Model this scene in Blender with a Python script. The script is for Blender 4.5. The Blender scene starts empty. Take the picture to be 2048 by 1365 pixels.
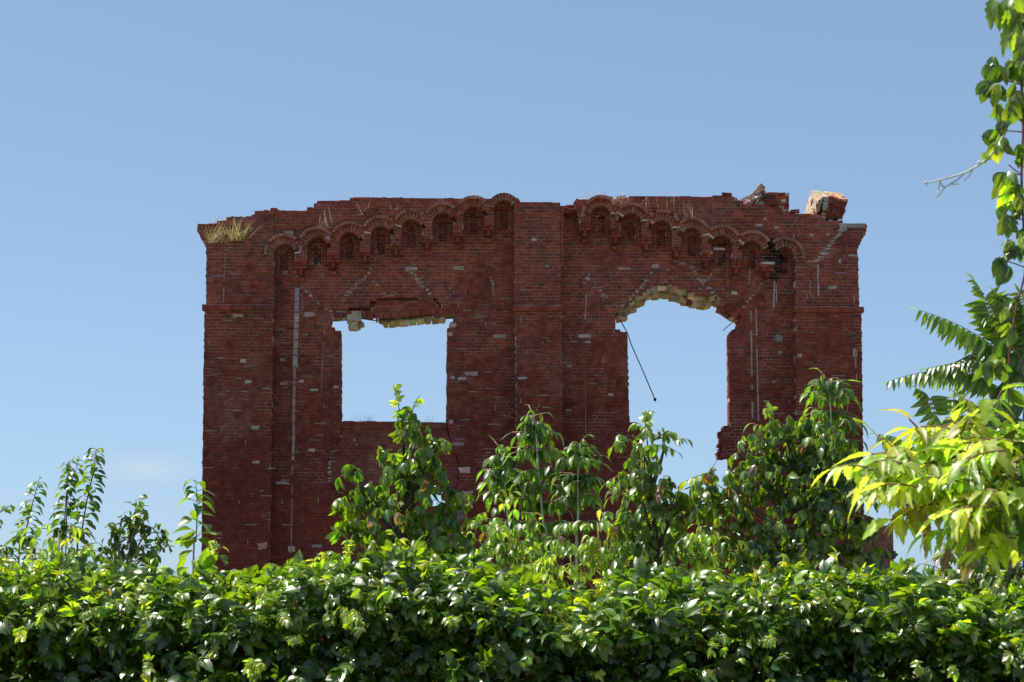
import bpy, math, random
import numpy as np
from mathutils import Vector, Matrix, noise

# ------------------------------------------------------------------ camera, sky, sun
SC = bpy.context.scene
COL = SC.collection
PITCH = math.radians(6.9)
FPX = 85.0 / 36.0 * 2048.0          # focal length in photo pixels
EYE = Vector((0.0, 0.0, 1.6))
FWD = Vector((0, math.cos(PITCH), math.sin(PITCH)))
UPV = Vector((0, -math.sin(PITCH), math.cos(PITCH)))

cam = bpy.data.cameras.new("camera")
cam.lens = 85.0
cam.sensor_width = 36.0
cam.clip_start = 0.1
cam.clip_end = 3000.0
cam.dof.use_dof = True
cam.dof.focus_distance = 54.0
cam.dof.aperture_fstop = 25.0
camo = bpy.data.objects.new("camera", cam)
camo.location = EYE
camo.rotation_euler = (math.radians(90) + PITCH, 0, 0)
COL.objects.link(camo)
SC.camera = camo

SUN = Vector((-0.52, 0.10, 0.85)).normalized()      # direction towards the sun
SUN_EL = math.asin(SUN.z)
SUN_AZ = math.atan2(SUN.x, SUN.y)                    # from +Y towards +X

world = bpy.data.worlds.new("World")
SC.world = world
world.use_nodes = True
wn, wl = world.node_tree.nodes, world.node_tree.links
wn.clear()
wout = wn.new("ShaderNodeOutputWorld")
wbg = wn.new("ShaderNodeBackground")
sky = wn.new("ShaderNodeTexSky")
sky.sky_type = 'NISHITA'
sky.sun_disc = False
sky.sun_elevation = SUN_EL
sky.sun_rotation = SUN_AZ
sky.altitude = 1000
sky.air_density = 0.6
sky.dust_density = 2.0
sky.ozone_density = 3.0
wbg.inputs["Strength"].default_value = 0.15
stint = wn.new("ShaderNodeVectorMath"); stint.operation = 'MULTIPLY'
stint.inputs[1].default_value = (0.92, 1.09, 1.19)
sgam = wn.new("ShaderNodeGamma"); sgam.inputs["Gamma"].default_value = 0.6      # hazy summer sky: softer gradient
wl.new(sky.outputs[0], sgam.inputs[0])
wl.new(sgam.outputs[0], stint.inputs[0])
# one faint wisp of cloud low in the left of the sky
wtc = wn.new("ShaderNodeTexCoord")
wmp = wn.new("ShaderNodeMapping"); wmp.vector_type = 'TEXTURE'
_cd = (Vector(((290 - 1024.0) / FPX, 0, 0)) + UPV * (-(936 - 682.0) / FPX) + FWD).normalized()
wmp.inputs["Location"].default_value = _cd
wmp.inputs["Scale"].default_value = (0.024, 0.05, 0.0075)
wgr = wn.new("ShaderNodeTexGradient"); wgr.gradient_type = 'SPHERICAL'
wl.new(wtc.outputs["Generated"], wmp.inputs["Vector"]); wl.new(wmp.outputs[0], wgr.inputs[0])
wnz = wn.new("ShaderNodeTexNoise"); wnz.inputs["Scale"].default_value = 90; wnz.inputs["Detail"].default_value = 5
wsc = wn.new("ShaderNodeVectorMath"); wsc.operation = 'MULTIPLY'; wsc.inputs[1].default_value = (1, 1, 3)
wl.new(wtc.outputs["Generated"], wsc.inputs[0]); wl.new(wsc.outputs[0], wnz.inputs["Vector"])
wmm = wn.new("ShaderNodeMath"); wmm.operation = 'MULTIPLY'; wl.new(wgr.outputs["Fac"], wmm.inputs[0]); wl.new(wnz.outputs["Fac"], wmm.inputs[1])
wmx = wn.new("ShaderNodeMix"); wmx.data_type = 'RGBA'
wmx.inputs["B"].default_value = (2.6, 2.8, 3.1, 1)
wl.new(wmm.outputs[0], wmx.inputs["Factor"]); wl.new(stint.outputs[0], wmx.inputs["A"])
wl.new(wmx.outputs["Result"], wbg.inputs[0])
wl.new(wbg.outputs[0], wout.inputs[0])

sl = bpy.data.lights.new("sun", 'SUN')
sl.energy = 5.0
sl.angle = math.radians(0.5)
sl.color = (1.0, 0.95, 0.86)
slo = bpy.data.objects.new("sun", sl)
slo.rotation_euler = (-SUN).to_track_quat('-Z', 'Y').to_euler()
slo.location = (-20, 10, 40)
COL.objects.link(slo)

SC.view_settings.view_transform = 'Standard'
SC.view_settings.look = 'None'
SC.view_settings.exposure = 0.80
SC.view_settings.gamma = 1.0

# ------------------------------------------------------------------ helpers
RNG = np.random.default_rng(11)
random.seed(11)


def ray(px, py):
    a = (px - 1024.0) / FPX
    b = -(py - 682.0) / FPX
    return Vector((a, 0, 0)) + UPV * b + FWD


def at(px, py, Y):
    d = ray(px, py)
    return EYE + d * (Y / d.y)


def props(o, label=None, cat=None, group=None, kind=None):
    if label: o["label"] = label
    if cat: o["category"] = cat
    if group: o["group"] = group
    if kind: o["kind"] = kind
    return o


def empty(name, loc=(0, 0, 0), rz=0.0):
    o = bpy.data.objects.new(name, None)
    o.empty_display_size = 0.2
    o.location = loc
    o.rotation_euler = (0, 0, rz)
    COL.objects.link(o)
    return o


class MB:
    """collects verts, faces, colours and material indices of ONE mesh"""
    def __init__(s):
        s.v, s.f, s.c, s.m = [], [], [], []

    def quadbox(s, P, col, mi=0, skip=()):
        n = len(s.v)
        s.v += P
        s.c += [col] * 8
        for i, q in enumerate(((0, 1, 5, 4), (1, 3, 7, 5), (3, 2, 6, 7), (2, 0, 4, 6), (4, 5, 7, 6), (1, 0, 2, 3))):
            if i in skip:
                continue
            s.f.append(tuple(n + k for k in q))
            s.m.append(mi)

    def box(s, x0, x1, y0, y1, z0, z1, col, mi=0, jit=0.0, skip=()):
        P = [(x, y, z) for y in (y0, y1) for z in (z0, z1) for x in (x0, x1)]
        if jit:
            P = [(a + random.uniform(-jit, jit), b + random.uniform(-jit, jit), c + random.uniform(-jit, jit)) for a, b, c in P]
        # order: y0z0x0 y0z0x1 y0z1x0 y0z1x1 y1...
        s.quadbox(P, col, mi, skip)

    def tube(s, pts, radii, col, sides=6, mi=0):
        pts = [Vector(p) for p in pts]
        base = len(s.v)
        prev = None
        for i, p in enumerate(pts):
            t = (pts[min(i + 1, len(pts) - 1)] - pts[max(i - 1, 0)]).normalized()
            if prev is None:
                a = Vector((1, 0, 0)) if abs(t.x) < 0.8 else Vector((0, 1, 0))
                prev = t.cross(a).normalized()
            else:
                prev = (prev - t * prev.dot(t)).normalized()
            b = t.cross(prev)
            for k in range(sides):
                an = 2 * math.pi * k / sides
                s.v.append(tuple(p + (prev * math.cos(an) + b * math.sin(an)) * radii[i]))
                s.c.append(col)
        for i in range(len(pts) - 1):
            for k in range(sides):
                k2 = (k + 1) % sides
                s.f.append((base + i * sides + k, base + i * sides + k2, base + (i + 1) * sides + k2, base + (i + 1) * sides + k))
                s.m.append(mi)
        s.f.append(tuple(base + k for k in range(sides))[::-1]); s.m.append(mi)
        e = base + (len(pts) - 1) * sides
        s.f.append(tuple(e + k for k in range(sides))); s.m.append(mi)

    def build(s, name, mats, parent=None, smooth=False):
        me = bpy.data.meshes.new(name)
        me.from_pydata([tuple(v) for v in s.v], [], s.f)
        if not isinstance(mats, (list, tuple)):
            mats = [mats]
        for m in mats:
            me.materials.append(m)
        me.polygons.foreach_set("material_index", np.array(s.m, dtype=np.int32))
        at_ = me.color_attributes.new("Col", 'FLOAT_COLOR', 'POINT')
        c = np.ones((len(s.v), 4), dtype=np.float32)
        c[:, :3] = np.array(s.c, dtype=np.float32)
        at_.data.foreach_set("color", c.ravel())
        if smooth:
            me.polygons.foreach_set("use_smooth", np.ones(len(s.f), dtype=bool))
        me.update()
        o = bpy.data.objects.new(name, me)
        COL.objects.link(o)
        if parent: o.parent = parent
        return o


def smoothline(pts, n):
    """Catmull-Rom through pts, n samples per span"""
    P = [Vector(p) for p in pts]
    if len(P) < 3:
        return [P[0].lerp(P[-1], i / n) for i in range(n + 1)]
    Q = [P[0] * 2 - P[1]] + P + [P[-1] * 2 - P[-2]]
    out = []
    for i in range(1, len(Q) - 2):
        a, b, c, d = Q[i - 1:i + 3]
        for k in range(n):
            t = k / n
            out.append(0.5 * ((2 * b) + (c - a) * t + (2 * a - 5 * b + 4 * c - d) * t * t + (3 * b - a - 3 * c + d) * t ** 3))
    out.append(P[-1])
    return out


# ------------------------------------------------------------------ materials
def newmat(name):
    m = bpy.data.materials.new(name)
    m.use_nodes = True
    n, l = m.node_tree.nodes, m.node_tree.links
    n.clear()
    out = n.new("ShaderNodeOutputMaterial")
    return m, n, l, out


def attr_mat(name, rough=0.9, nscale=9.0, namt=0.35, bump=0.3, bscale=60.0, spec=0.2):
    m, n, l, out = newmat(name)
    b = n.new("ShaderNodeBsdfPrincipled")
    b.inputs["Roughness"].default_value = rough
    b.inputs["Specular IOR Level"].default_value = spec
    at_ = n.new("ShaderNodeAttribute"); at_.attribute_name = "Col"
    tc = n.new("ShaderNodeTexCoord")
    nz = n.new("ShaderNodeTexNoise"); nz.inputs["Scale"].default_value = nscale; nz.inputs["Detail"].default_value = 6
    mr = n.new("ShaderNodeMapRange")
    mr.inputs["From Min"].default_value = 0.3; mr.inputs["From Max"].default_value = 0.7
    mr.inputs["To Min"].default_value = 1 - namt; mr.inputs["To Max"].default_value = 1 + namt
    mx = n.new("ShaderNodeVectorMath"); mx.operation = 'SCALE'
    l.new(tc.outputs["Object"], nz.inputs["Vector"])
    l.new(nz.outputs["Fac"], mr.inputs["Value"])
    l.new(at_.outputs["Color"], mx.inputs[0]); l.new(mr.outputs[0], mx.inputs["Scale"])
    l.new(mx.outputs[0], b.inputs["Base Color"])
    if bump:
        nb = n.new("ShaderNodeTexNoise"); nb.inputs["Scale"].default_value = bscale; nb.inputs["Detail"].default_value = 4
        bp = n.new("ShaderNodeBump"); bp.inputs["Strength"].default_value = bump; bp.inputs["Distance"].default_value = 0.01
        l.new(tc.outputs["Object"], nb.inputs["Vector"]); l.new(nb.outputs["Fac"], bp.inputs["Height"]); l.new(bp.outputs[0], b.inputs["Normal"])
    l.new(b.outputs[0], out.inputs[0])
    return m


def mortar_mat():
    m, n, l, out = newmat("mortar")
    b = n.new("ShaderNodeBsdfPrincipled"); b.inputs["Roughness"].default_value = 0.95
    b.inputs["Specular IOR Level"].default_value = 0.1
    tc = n.new("ShaderNodeTexCoord")
    sep = n.new("ShaderNodeSeparateXYZ"); l.new(tc.outputs["Object"], sep.inputs[0])
    big = n.new("ShaderNodeTexNoise"); big.inputs["Scale"].default_value = 0.9; big.inputs["Detail"].default_value = 3
    fin = n.new("ShaderNodeTexNoise"); fin.inputs["Scale"].default_value = 4.5; fin.inputs["Detail"].default_value = 4
    l.new(tc.outputs["Object"], big.inputs["Vector"]); l.new(tc.outputs["Object"], fin.inputs["Vector"])
    # more stained (red) mortar low down, pale joints high up
    hz = n.new("ShaderNodeMapRange"); hz.inputs["From Min"].default_value = 4.0; hz.inputs["From Max"].default_value = 10.6
    hz.inputs["To Min"].default_value = -0.17; hz.inputs["To Max"].default_value = 0.16
    l.new(sep.outputs["Z"], hz.inputs["Value"])
    a1 = n.new("ShaderNodeMath"); a1.operation = 'ADD'; l.new(big.outputs["Fac"], a1.inputs[0]); l.new(hz.outputs[0], a1.inputs[1])
    a2 = n.new("ShaderNodeMath"); a2.operation = 'ADD'; l.new(a1.outputs[0], a2.inputs[0]); l.new(fin.outputs["Fac"], a2.inputs[1])
    mr = n.new("ShaderNodeMapRange"); mr.inputs["From Min"].default_value = 0.88; mr.inputs["From Max"].default_value = 1.14
    l.new(a2.outputs[0], mr.inputs["Value"])
    mx = n.new("ShaderNodeMix"); mx.data_type = 'RGBA'
    mx.inputs["A"].default_value = (0.12, 0.034, 0.027, 1); mx.inputs["B"].default_value = (0.50, 0.41, 0.345, 1)
    l.new(mr.outputs[0], mx.inputs["Factor"])
    l.new(mx.outputs["Result"], b.inputs["Base Color"]); l.new(b.outputs[0], out.inputs[0])
    return m


def leaf_mat(name, rough=0.32, trans=0.45, tcol=(2.9, 3.1, 0.8), spec=0.5):
    m, n, l, out = newmat(name)
    at_ = n.new("ShaderNodeAttribute"); at_.attribute_name = "Col"
    b = n.new("ShaderNodeBsdfPrincipled")
    b.inputs["Roughness"].default_value = rough
    b.inputs["Specular IOR Level"].default_value = spec
    tc = n.new("ShaderNodeTexCoord")
    nz = n.new("ShaderNodeTexNoise"); nz.inputs["Scale"].default_value = 45; nz.inputs["Detail"].default_value = 3
    l.new(tc.outputs["Object"], nz.inputs["Vector"])
    mr = n.new("ShaderNodeMapRange"); mr.inputs["From Min"].default_value = 0.3; mr.inputs["From Max"].default_value = 0.7
    mr.inputs["To Min"].default_value = 0.75; mr.inputs["To Max"].default_value = 1.25
    l.new(nz.outputs["Fac"], mr.inputs["Value"])
    sc = n.new("ShaderNodeVectorMath"); sc.operation = 'SCALE'
    l.new(at_.outputs["Color"], sc.inputs[0]); l.new(mr.outputs[0], sc.inputs["Scale"])
    bp = n.new("ShaderNodeBump"); bp.inputs["Strength"].default_value = 0.25; bp.inputs["Distance"].default_value = 0.004
    l.new(nz.outputs["Fac"], bp.inputs["Height"]); l.new(bp.outputs[0], b.inputs["Normal"])
    l.new(sc.outputs[0], b.inputs["Base Color"])
    t = n.new("ShaderNodeBsdfTranslucent")
    mu = n.new("ShaderNodeVectorMath"); mu.operation = 'MULTIPLY'; mu.inputs[1].default_value = tcol
    l.new(sc.outputs[0], mu.inputs[0]); l.new(mu.outputs[0], t.inputs["Color"])
    mx = n.new("ShaderNodeMixShader"); mx.inputs[0].default_value = trans
    l.new(b.outputs[0], mx.inputs[1]); l.new(t.outputs[0], mx.inputs[2]); l.new(mx.outputs[0], out.inputs[0])
    return m


def flat_mat(name, col, rough=0.8, metal=0.0):
    m, n, l, out = newmat(name)
    b = n.new("ShaderNodeBsdfPrincipled")
    b.inputs["Roughness"].default_value = rough; b.inputs["Metallic"].default_value = metal
    tc = n.new("ShaderNodeTexCoord"); nz = n.new("ShaderNodeTexNoise"); nz.inputs["Scale"].default_value = 14
    l.new(tc.outputs["Object"], nz.inputs["Vector"])
    cr = n.new("ShaderNodeValToRGB")
    cr.color_ramp.elements[0].color = tuple(c * 0.65 for c in col) + (1,); cr.color_ramp.elements[0].position = 0.35
    cr.color_ramp.elements[1].color = tuple(min(1, c * 1.3) for c in col) + (1,); cr.color_ramp.elements[1].position = 0.65
    l.new(nz.outputs["Fac"], cr.inputs[0]); l.new(cr.outputs[0], b.inputs["Base Color"]); l.new(b.outputs[0], out.inputs[0])
    return m


M_BRICK = attr_mat("brick", 0.92, 7.0, 0.30, 0.35, 55)
M_MORTAR = mortar_mat()
M_STONE = attr_mat("rubble_stone", 0.95, 9.0, 0.40, 0.9, 22)
M_PLASTER = attr_mat("mortar_smear", 0.95, 6.0, 0.25, 0.4, 40)
M_LEAF = leaf_mat("creeper_leaf", 0.36, 0.36, tcol=(4.6, 4.1, 0.55), spec=1.0)
M_LEAF2 = leaf_mat("maple_leaf", 0.40, 0.48, spec=0.9)
M_BARK = attr_mat("bark", 0.85, 20, 0.3, 0.4, 60)
M_STRAW = leaf_mat("dry_grass", 0.6, 0.45, (1.2, 1.1, 0.9))
M_IRON = flat_mat("rusty_iron", (0.03, 0.022, 0.02), 0.7, 0.3)

# ------------------------------------------------------------------ ground
def make_ground():
    mb = MB()
    n = 60
    xs = np.concatenate([np.linspace(-900, -60, 12), np.linspace(-50, 50, 41), np.linspace(60, 900, 12)])
    ys = np.concatenate([np.linspace(-400, -20, 8), np.linspace(-10, 90, 41), np.linspace(100, 1500, 14)])
    for y in ys:
        for x in xs:
            z = 0.05 * noise.noise((x * 0.15, y * 0.15, 0)) - 0.03
            mb.v.append((x, y, z)); mb.c.append((1, 1, 1))
    w = len(xs)
    for j in range(len(ys) - 1):
        for i in range(w - 1):
            mb.f.append((j * w + i, j * w + i + 1, (j + 1) * w + i + 1, (j + 1) * w + i)); mb.m.append(0)
    m, nn, l, out = newmat("grassy_ground")
    b = nn.new("ShaderNodeBsdfPrincipled"); b.inputs["Roughness"].default_value = 0.95
    tc = nn.new("ShaderNodeTexCoord")
    nz = nn.new("ShaderNodeTexNoise"); nz.inputs["Scale"].default_value = 0.6; nz.inputs["Detail"].default_value = 8
    l.new(tc.outputs["Object"], nz.inputs["Vector"])
    cr = nn.new("ShaderNodeValToRGB")
    cr.color_ramp.elements[0].position = 0.38; cr.color_ramp.elements[0].color = (0.07, 0.09, 0.03, 1)
    cr.color_ramp.elements[1].position = 0.62; cr.color_ramp.elements[1].color = (0.24, 0.19, 0.12, 1)
    l.new(nz.outputs["Fac"], cr.inputs[0]); l.new(cr.outputs[0], b.inputs["Base Color"]); l.new(b.outputs[0], out.inputs[0])
    props(mb.build("ground", m, smooth=True), kind="structure")


make_ground()

# ------------------------------------------------------------------ the ruined brick wall
WROT = math.radians(2.0)
WO = Vector((0.47, 54.3, 0.0))
EX = Vector((math.cos(WROT), math.sin(WROT), 0))
EY = Vector((-math.sin(WROT), math.cos(WROT), 0))
CH = 0.0765           # brick course


def W(px, py, w=0.0):
    """photo pixel -> wall coordinates (u along, z up) on the plane w metres behind the pilaster face"""
    d = ray(px, py)
    t = ((WO - EYE).dot(EY) + w) / d.dot(EY)
    P = EYE + d * t - WO
    return P.dot(EX), P.z


def PXarr(u, z, w=0.0):
    """wall coordinates -> photo pixels (numpy)"""
    X = WO.x + EX.x * u + EY.x * w - EYE.x
    Y = WO.y + EX.y * u + EY.y * w - EYE.y
    Z = z - EYE.z
    dep = Y * FWD.y + Z * FWD.z
    return 1024 + FPX * X / dep, 682 - FPX * (Y * UPV.y + Z * UPV.z) / dep


def wall_world(u, w, z):
    return WO + EX * u + EY * w + Vector((0, 0, z))


def inpoly(px, py, poly):
    r = np.zeros(px.shape, dtype=bool)
    n = len(poly)
    for i in range(n):
        x0, y0 = poly[i]; x1, y1 = poly[(i + 1) % n]
        if y0 == y1:
            continue
        c = ((y0 > py) != (y1 > py)) & (px < (x1 - x0) * (py - y0) / (y1 - y0) + x0)
        r ^= c
    return r


TOP = [(393, 458), (393, 452), (398, 449), (416, 447), (429, 446), (451, 444), (452, 439), (457, 437), (487, 436), (509, 431),
       (509, 425), (540, 424), (540, 419), (556, 420), (613, 421), (614, 415), (627, 414), (627, 408), (634, 407), (634, 402), (679, 403),
       (699, 402), (699, 396), (780, 396), (862, 398), (927, 400), (932, 397), (958, 397), (973, 401), (987, 400), (1036, 400), (1042, 407),
       (1120, 408), (1122, 413), (1128, 412), (1141, 410), (1146, 413), (1152, 403), (1166, 399), (1212, 397), (1232, 398), (1257, 397),
       (1259, 392), (1304, 393), (1356, 394), (1419, 396), (1427, 395), (1466, 396), (1481, 402), (1490, 407), (1530, 411), (1576, 421), (1579, 426),
       (1626, 427), (1640, 429), (1643, 437), (1681, 445), (1692, 447), (1733, 450), (1735, 457)]
RIGHT_EDGE = [(1735, 457), (1714, 501), (1716, 509), (1719, 613), (1735, 1440)]
LEFT_EDGE = [(399, 1440), (411, 612), (411, 493), (400, 472)]
PIL_L_LOW = [(396, 1440), (403.5, 1000), (408, 613), (546, 613), (540, 1440)]
OUTLINE = TOP + RIGHT_EDGE[1:] + LEFT_EDGE
FIELD_OUT = [(413, 500)] + [p for p in TOP if 416 <= p[0] <= 1690] + [(1714, 455), (1716, 520), (1717, 700), (1734, 1440), (400, 1440)]

WIN_L = [(683, 846), (683, 664), (671, 661), (662, 652), (662, 641), (668, 636), (690, 630), (893, 626), (906, 632), (906, 642),
         (896, 655), (893, 662), (892, 846)]
WIN_L_LOW = [(862, 1012), (862, 972), (896, 974), (896, 1012)]
WIN_R = [(1231, 650), (1231, 661), (1242, 662.5), (1255, 664), (1259, 843), (1272, 845), (1283, 857), (1290, 1005), (1462, 1005), (1460, 915),
         (1441, 913), (1443, 899), (1440, 872), (1444, 857), (1460, 855), (1458, 665), (1473, 660), (1477, 646), (1480, 632), (1466, 616),
         (1450, 612), (1436, 597), (1405, 590), (1376, 587), (1370, 577), (1327, 570), (1308, 570), (1300, 577), (1292, 586), (1276, 590),
         (1265, 601), (1251, 614), (1232, 627)]
CRACK = [(748, 612), (751, 603), (757, 597.5), (800, 595.5), (845, 594.5), (866, 594.5), (871, 597), (876, 604), (882, 613), (879, 613), (872, 603),
         (865, 597), (822, 600), (790, 602), (752, 604), (751, 612)]
CRACK2 = [(697, 619), (702, 614), (738, 614), (740, 604), (746, 600), (749, 605), (740, 620), (722, 622)]
CRACK3 = [(748, 621), (756, 616), (800, 613.5), (800, 615), (758, 617.5), (750, 623)]

ARCH = [(568.7, 488), (634, 474.6), (699, 464), (761.5, 452), (823, 438.7), (885.6, 425.8), (947, 413), (1007.6, 400.5)]
ARCH_R = [(1201.8, 412), (1262, 426.4), (1322.8, 440.8), (1383, 456), (1442.8, 470.5), (1503, 482), (1568, 495)]
R_IN, R_CUT, R_VOUS, R_HOOD = 20.0, 27.0, 33.5, 40.0
FRIEZE_D = 0.25
FRONT = -0.11        # face of pilasters and arcade


def pier_bottoms(arches, xl, xr, base_l, base_r):
    """list of (x0, x1, niche list...) -> piecewise bottom edge of the corbelled arcade"""
    piers = []
    for a, b in zip(arches[:-1], arches[1:]):
        piers.append((a[0] + R_IN, b[0] - R_IN, (a[1] + b[1]) / 2 + 43))
    return piers


PIERS_L = pier_bottoms(ARCH, 549, 1028, None, None)
PIERS_R = [(1158, 1182, 449)] + pier_bottoms(ARCH_R, 1158, 1590, None, None)[:-1] + [(1523, 1548, 548)]
PIERS_R_BUILT = PIERS_R[:-1]


def frieze_inside(arches, piers, xl, xr, broken=None):
    def f(px, py):
        ok = inpoly(px, py, OUTLINE) & (px > xl) & (px < xr)
        bot = np.full(px.shape, 0.0)
        bot[:] = 1e4
        low = np.full(px.shape, 0.0)
        for x0, x1, yb in piers:
            m = (px >= x0) & (px <= x1)
            low[m] = yb
        # outside any pier: lower limit is the arch spring line
        for cx, yt in arches:
            m = (px > cx - R_IN) & (px < cx + R_IN) & (low == 0)
            low[m] = yt + R_IN
        low[low == 0] = 530
        ok &= py < low
        for cx, yt in arches:
            cy = yt + R_IN
            ok &= ~(((px - cx) ** 2 + (py - cy) ** 2 < R_CUT ** 2) & (py <= cy))
            ok &= ~((abs(px - cx) < R_IN) & (py > cy))
        if broken is not None:
            ok &= ~inpoly(px, py, broken)
        return ok
    return f


# niche slots: the narrow recess in the back of every niche
SLOTS = [(cx - 7, cx + 7, yt + 18, yt + 54) for cx, yt in ARCH + ARCH_R]
HOLE = [(1524, 490), (1536, 484), (1552, 488), (1549, 520), (1546, 527), (1526, 523)]   # pier knocked out beside the last arch


def in_open(px, py):
    return inpoly(px, py, WIN_L) | inpoly(px, py, WIN_L_LOW) | inpoly(px, py, WIN_R)


def field_outer(px, py):
    ok = inpoly(px, py, FIELD_OUT) & ~in_open(px, py)
    for c in (CRACK, CRACK2, CRACK3):
        ok &= ~inpoly(px, py, c)
    ok &= ~inpoly(px, py, INFILL)
    for x0, x1, y0, y1 in SLOTS:
        ok &= ~((px > x0) & (px < x1) & (py > y0) & (py < y1))
    return ok


INFILL = [(667, 980), (655, 960), (655, 930), (665, 895), (683, 872), (683, 847), (893, 847), (900, 880), (918, 930), (915, 980)]


def field_inner(px, py):
    return inpoly(px, py, FIELD_OUT) & ~in_open(px, py)


def slot_region(px, py):
    r = np.zeros(px.shape, dtype=bool)
    for x0, x1, y0, y1 in SLOTS:
        r |= (px > x0 - 3) & (px < x1 + 3) & (py > y0 - 3) & (py < y1 + 3)
    for c in (CRACK, CRACK2):
        r |= inpoly(px, py, c)
    r |= inpoly(px, py, INFILL)
    return r & field_inner(px, py)


def lerp(a, b, t):
    return tuple(x + (y - x) * t for x, y in zip(a, b))


def brick_colour(u, z, px, py):
    r = random.random()
    if r < 0.66: c = (0.228, 0.055, 0.036)
    elif r < 0.88: c = (0.176, 0.046, 0.034)
    elif r < 0.975: c = (0.275, 0.071, 0.041)
    else: c = (0.13, 0.052, 0.046)
    n1 = noise.noise((u * 0.55, z * 0.55, 3.0))
    n2 = noise.noise((u * 1.9, z * 1.9, 9.0))
    v = 1 + 0.15 * n1 + 0.14 * n2 + random.uniform(-0.10, 0.10)
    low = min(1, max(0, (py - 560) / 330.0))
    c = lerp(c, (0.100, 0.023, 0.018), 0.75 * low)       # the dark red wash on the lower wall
    c = tuple(x * v for x in c)
    b1 = noise.noise((u * 0.8 + 40, z * 0.5, 7.0)) + .5 * noise.noise((u * 2.6 + 40, z * 1.6, 7.0))
    if b1 > .25: c = lerp(c, (0.30, 0.20, 0.175), min(.15, (b1 - .25) * .5))          # lime bloom
    b2 = noise.noise((u * 2.2, z * 0.35, 21.0)) + .6 * noise.noise((u * 5.0, z * 0.8, 22.0))
    if b2 > .22: c = lerp(c, (0.055, 0.030, 0.027), min(.38, (b2 - .22) * .9))         # dark rain streaks
    # green-brown damp inside the arcade and under the broken top
    # soot round the knocked-out pier
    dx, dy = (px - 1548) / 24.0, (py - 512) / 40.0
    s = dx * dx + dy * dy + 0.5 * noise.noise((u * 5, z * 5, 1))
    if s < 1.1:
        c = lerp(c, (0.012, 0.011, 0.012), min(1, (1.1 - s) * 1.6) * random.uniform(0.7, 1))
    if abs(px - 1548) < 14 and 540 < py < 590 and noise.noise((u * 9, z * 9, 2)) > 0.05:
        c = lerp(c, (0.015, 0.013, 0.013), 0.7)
    return c


def brick_layer(mb, inside, px_range, py_range, wf, wb, colour=brick_colour, only=None, proud=0.0, core=True):
    u0 = W(px_range[0], 700, wf)[0]; u1 = W(px_range[1], 700, wf)[0]
    z0 = W(1024, py_range[1], wf)[1]; z1 = W(1024, py_range[0], wf)[1]
    u0 -= 0.3; u1 += 0.3
    k0, k1 = max(0, math.floor(z0 / CH)), math.ceil(z1 / CH)
    st = 0.006
    us = np.arange(u0, u1, st)
    rows = {}

    def row(k):
        if k not in rows:
            if k < 0:
                rows[k] = np.zeros(len(us), dtype=bool)
            else:
                px, py = PXarr(us, np.full(len(us), (k + 0.5) * CH), wf)
                rows[k] = inside(px, py)
        return rows[k]
    for k in range(k0, k1 + 1):
        r = row(k)
        if not r.any():
            continue
        ab, be = row(k + 1), row(k - 1)
        d = np.diff(np.concatenate([[0], r.astype(np.int8), [0]]))
        for ia, ib in zip(np.where(d == 1)[0], np.where(d == -1)[0]):
            ua, ub = us[ia], us[min(ib, len(us) - 1)]
            if ub - ua < 0.05:
                continue
            za, zb = k * CH, (k + 1) * CH
            if core:
                mb.box(ua + 0.012, ub - 0.012, wf + 0.007, wb, za, zb, (0.3, 0.25, 0.22), 1)
            L = 0.128 if k % 2 else 0.256
            off = 0.0 if k % 2 else (0.064 if (k // 2) % 2 else 0.192)
            c = math.floor((ua - off) / L) * L + off
            while c < ub:
                a, b = max(c, ua), min(c + L, ub)
                c += L
                if b - a < 0.03:
                    continue
                m = int(((a + b) / 2 - u0) / st)
                pxm, pym = PXarr(np.array([(a + b) / 2]), np.array([(k + .5) * CH]), wf)
                endl, endr = a == ua, b == ub
                e = 0.0045
                xa, xb = a + e, b - e
                if endl: xa += random.choice((random.uniform(-0.004, 0.006), random.uniform(-0.012, 0.018)))
                if endr: xb += random.choice((random.uniform(-0.006, 0.004), random.uniform(-0.018, 0.012)))
                lo = za + e + random.uniform(-.001, .001); hi = zb - e + random.uniform(-.001, .001)
                full = endl or endr
                if not be[m]:
                    full = True; lo = za - 0.004
                if not ab[m]:
                    full = True; hi = zb + random.choice((random.uniform(-0.004, 0.008), random.uniform(0.0, 0.022)))
                front = wf - proud - random.uniform(0, 0.005)
                if not ab[m] and random.random() < 0.3: front -= 0.012
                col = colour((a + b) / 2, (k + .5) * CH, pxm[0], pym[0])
                mb.box(xa, xb, front, (wb - 0.003) if full else wf + 0.02, lo, hi, col, 0, 0.0018, () if full else (4,))
    return mb


ruin = empty("ruined_building", WO, WROT)
props(ruin, "tall ruined red brick wall with two broken window openings and an arcaded top", "ruin")

# field of the wall: outer leaf with the niches' slots, inner leaf behind it
mb = MB()
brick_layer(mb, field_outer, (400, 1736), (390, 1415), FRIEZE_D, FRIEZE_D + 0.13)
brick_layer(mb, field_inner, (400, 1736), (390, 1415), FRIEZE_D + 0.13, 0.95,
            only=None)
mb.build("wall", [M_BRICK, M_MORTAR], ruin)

# corbelled arcade of both bays with the parapet above
BROKEN_R = [(1128, 600), (1128, 400), (1146, 413), (1157, 430), (1157, 455), (1158, 600)]
fl = frieze_inside(ARCH, PIERS_L, 549, 1028)
fr = frieze_inside(ARCH_R, PIERS_R_BUILT, 1121, 1590, BROKEN_R)


def fr2(px, py):
    return fr(px, py) & ~inpoly(px, py, HOLE) & ~((px > 1523) & (px < 1552) & (py > 524))


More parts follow.
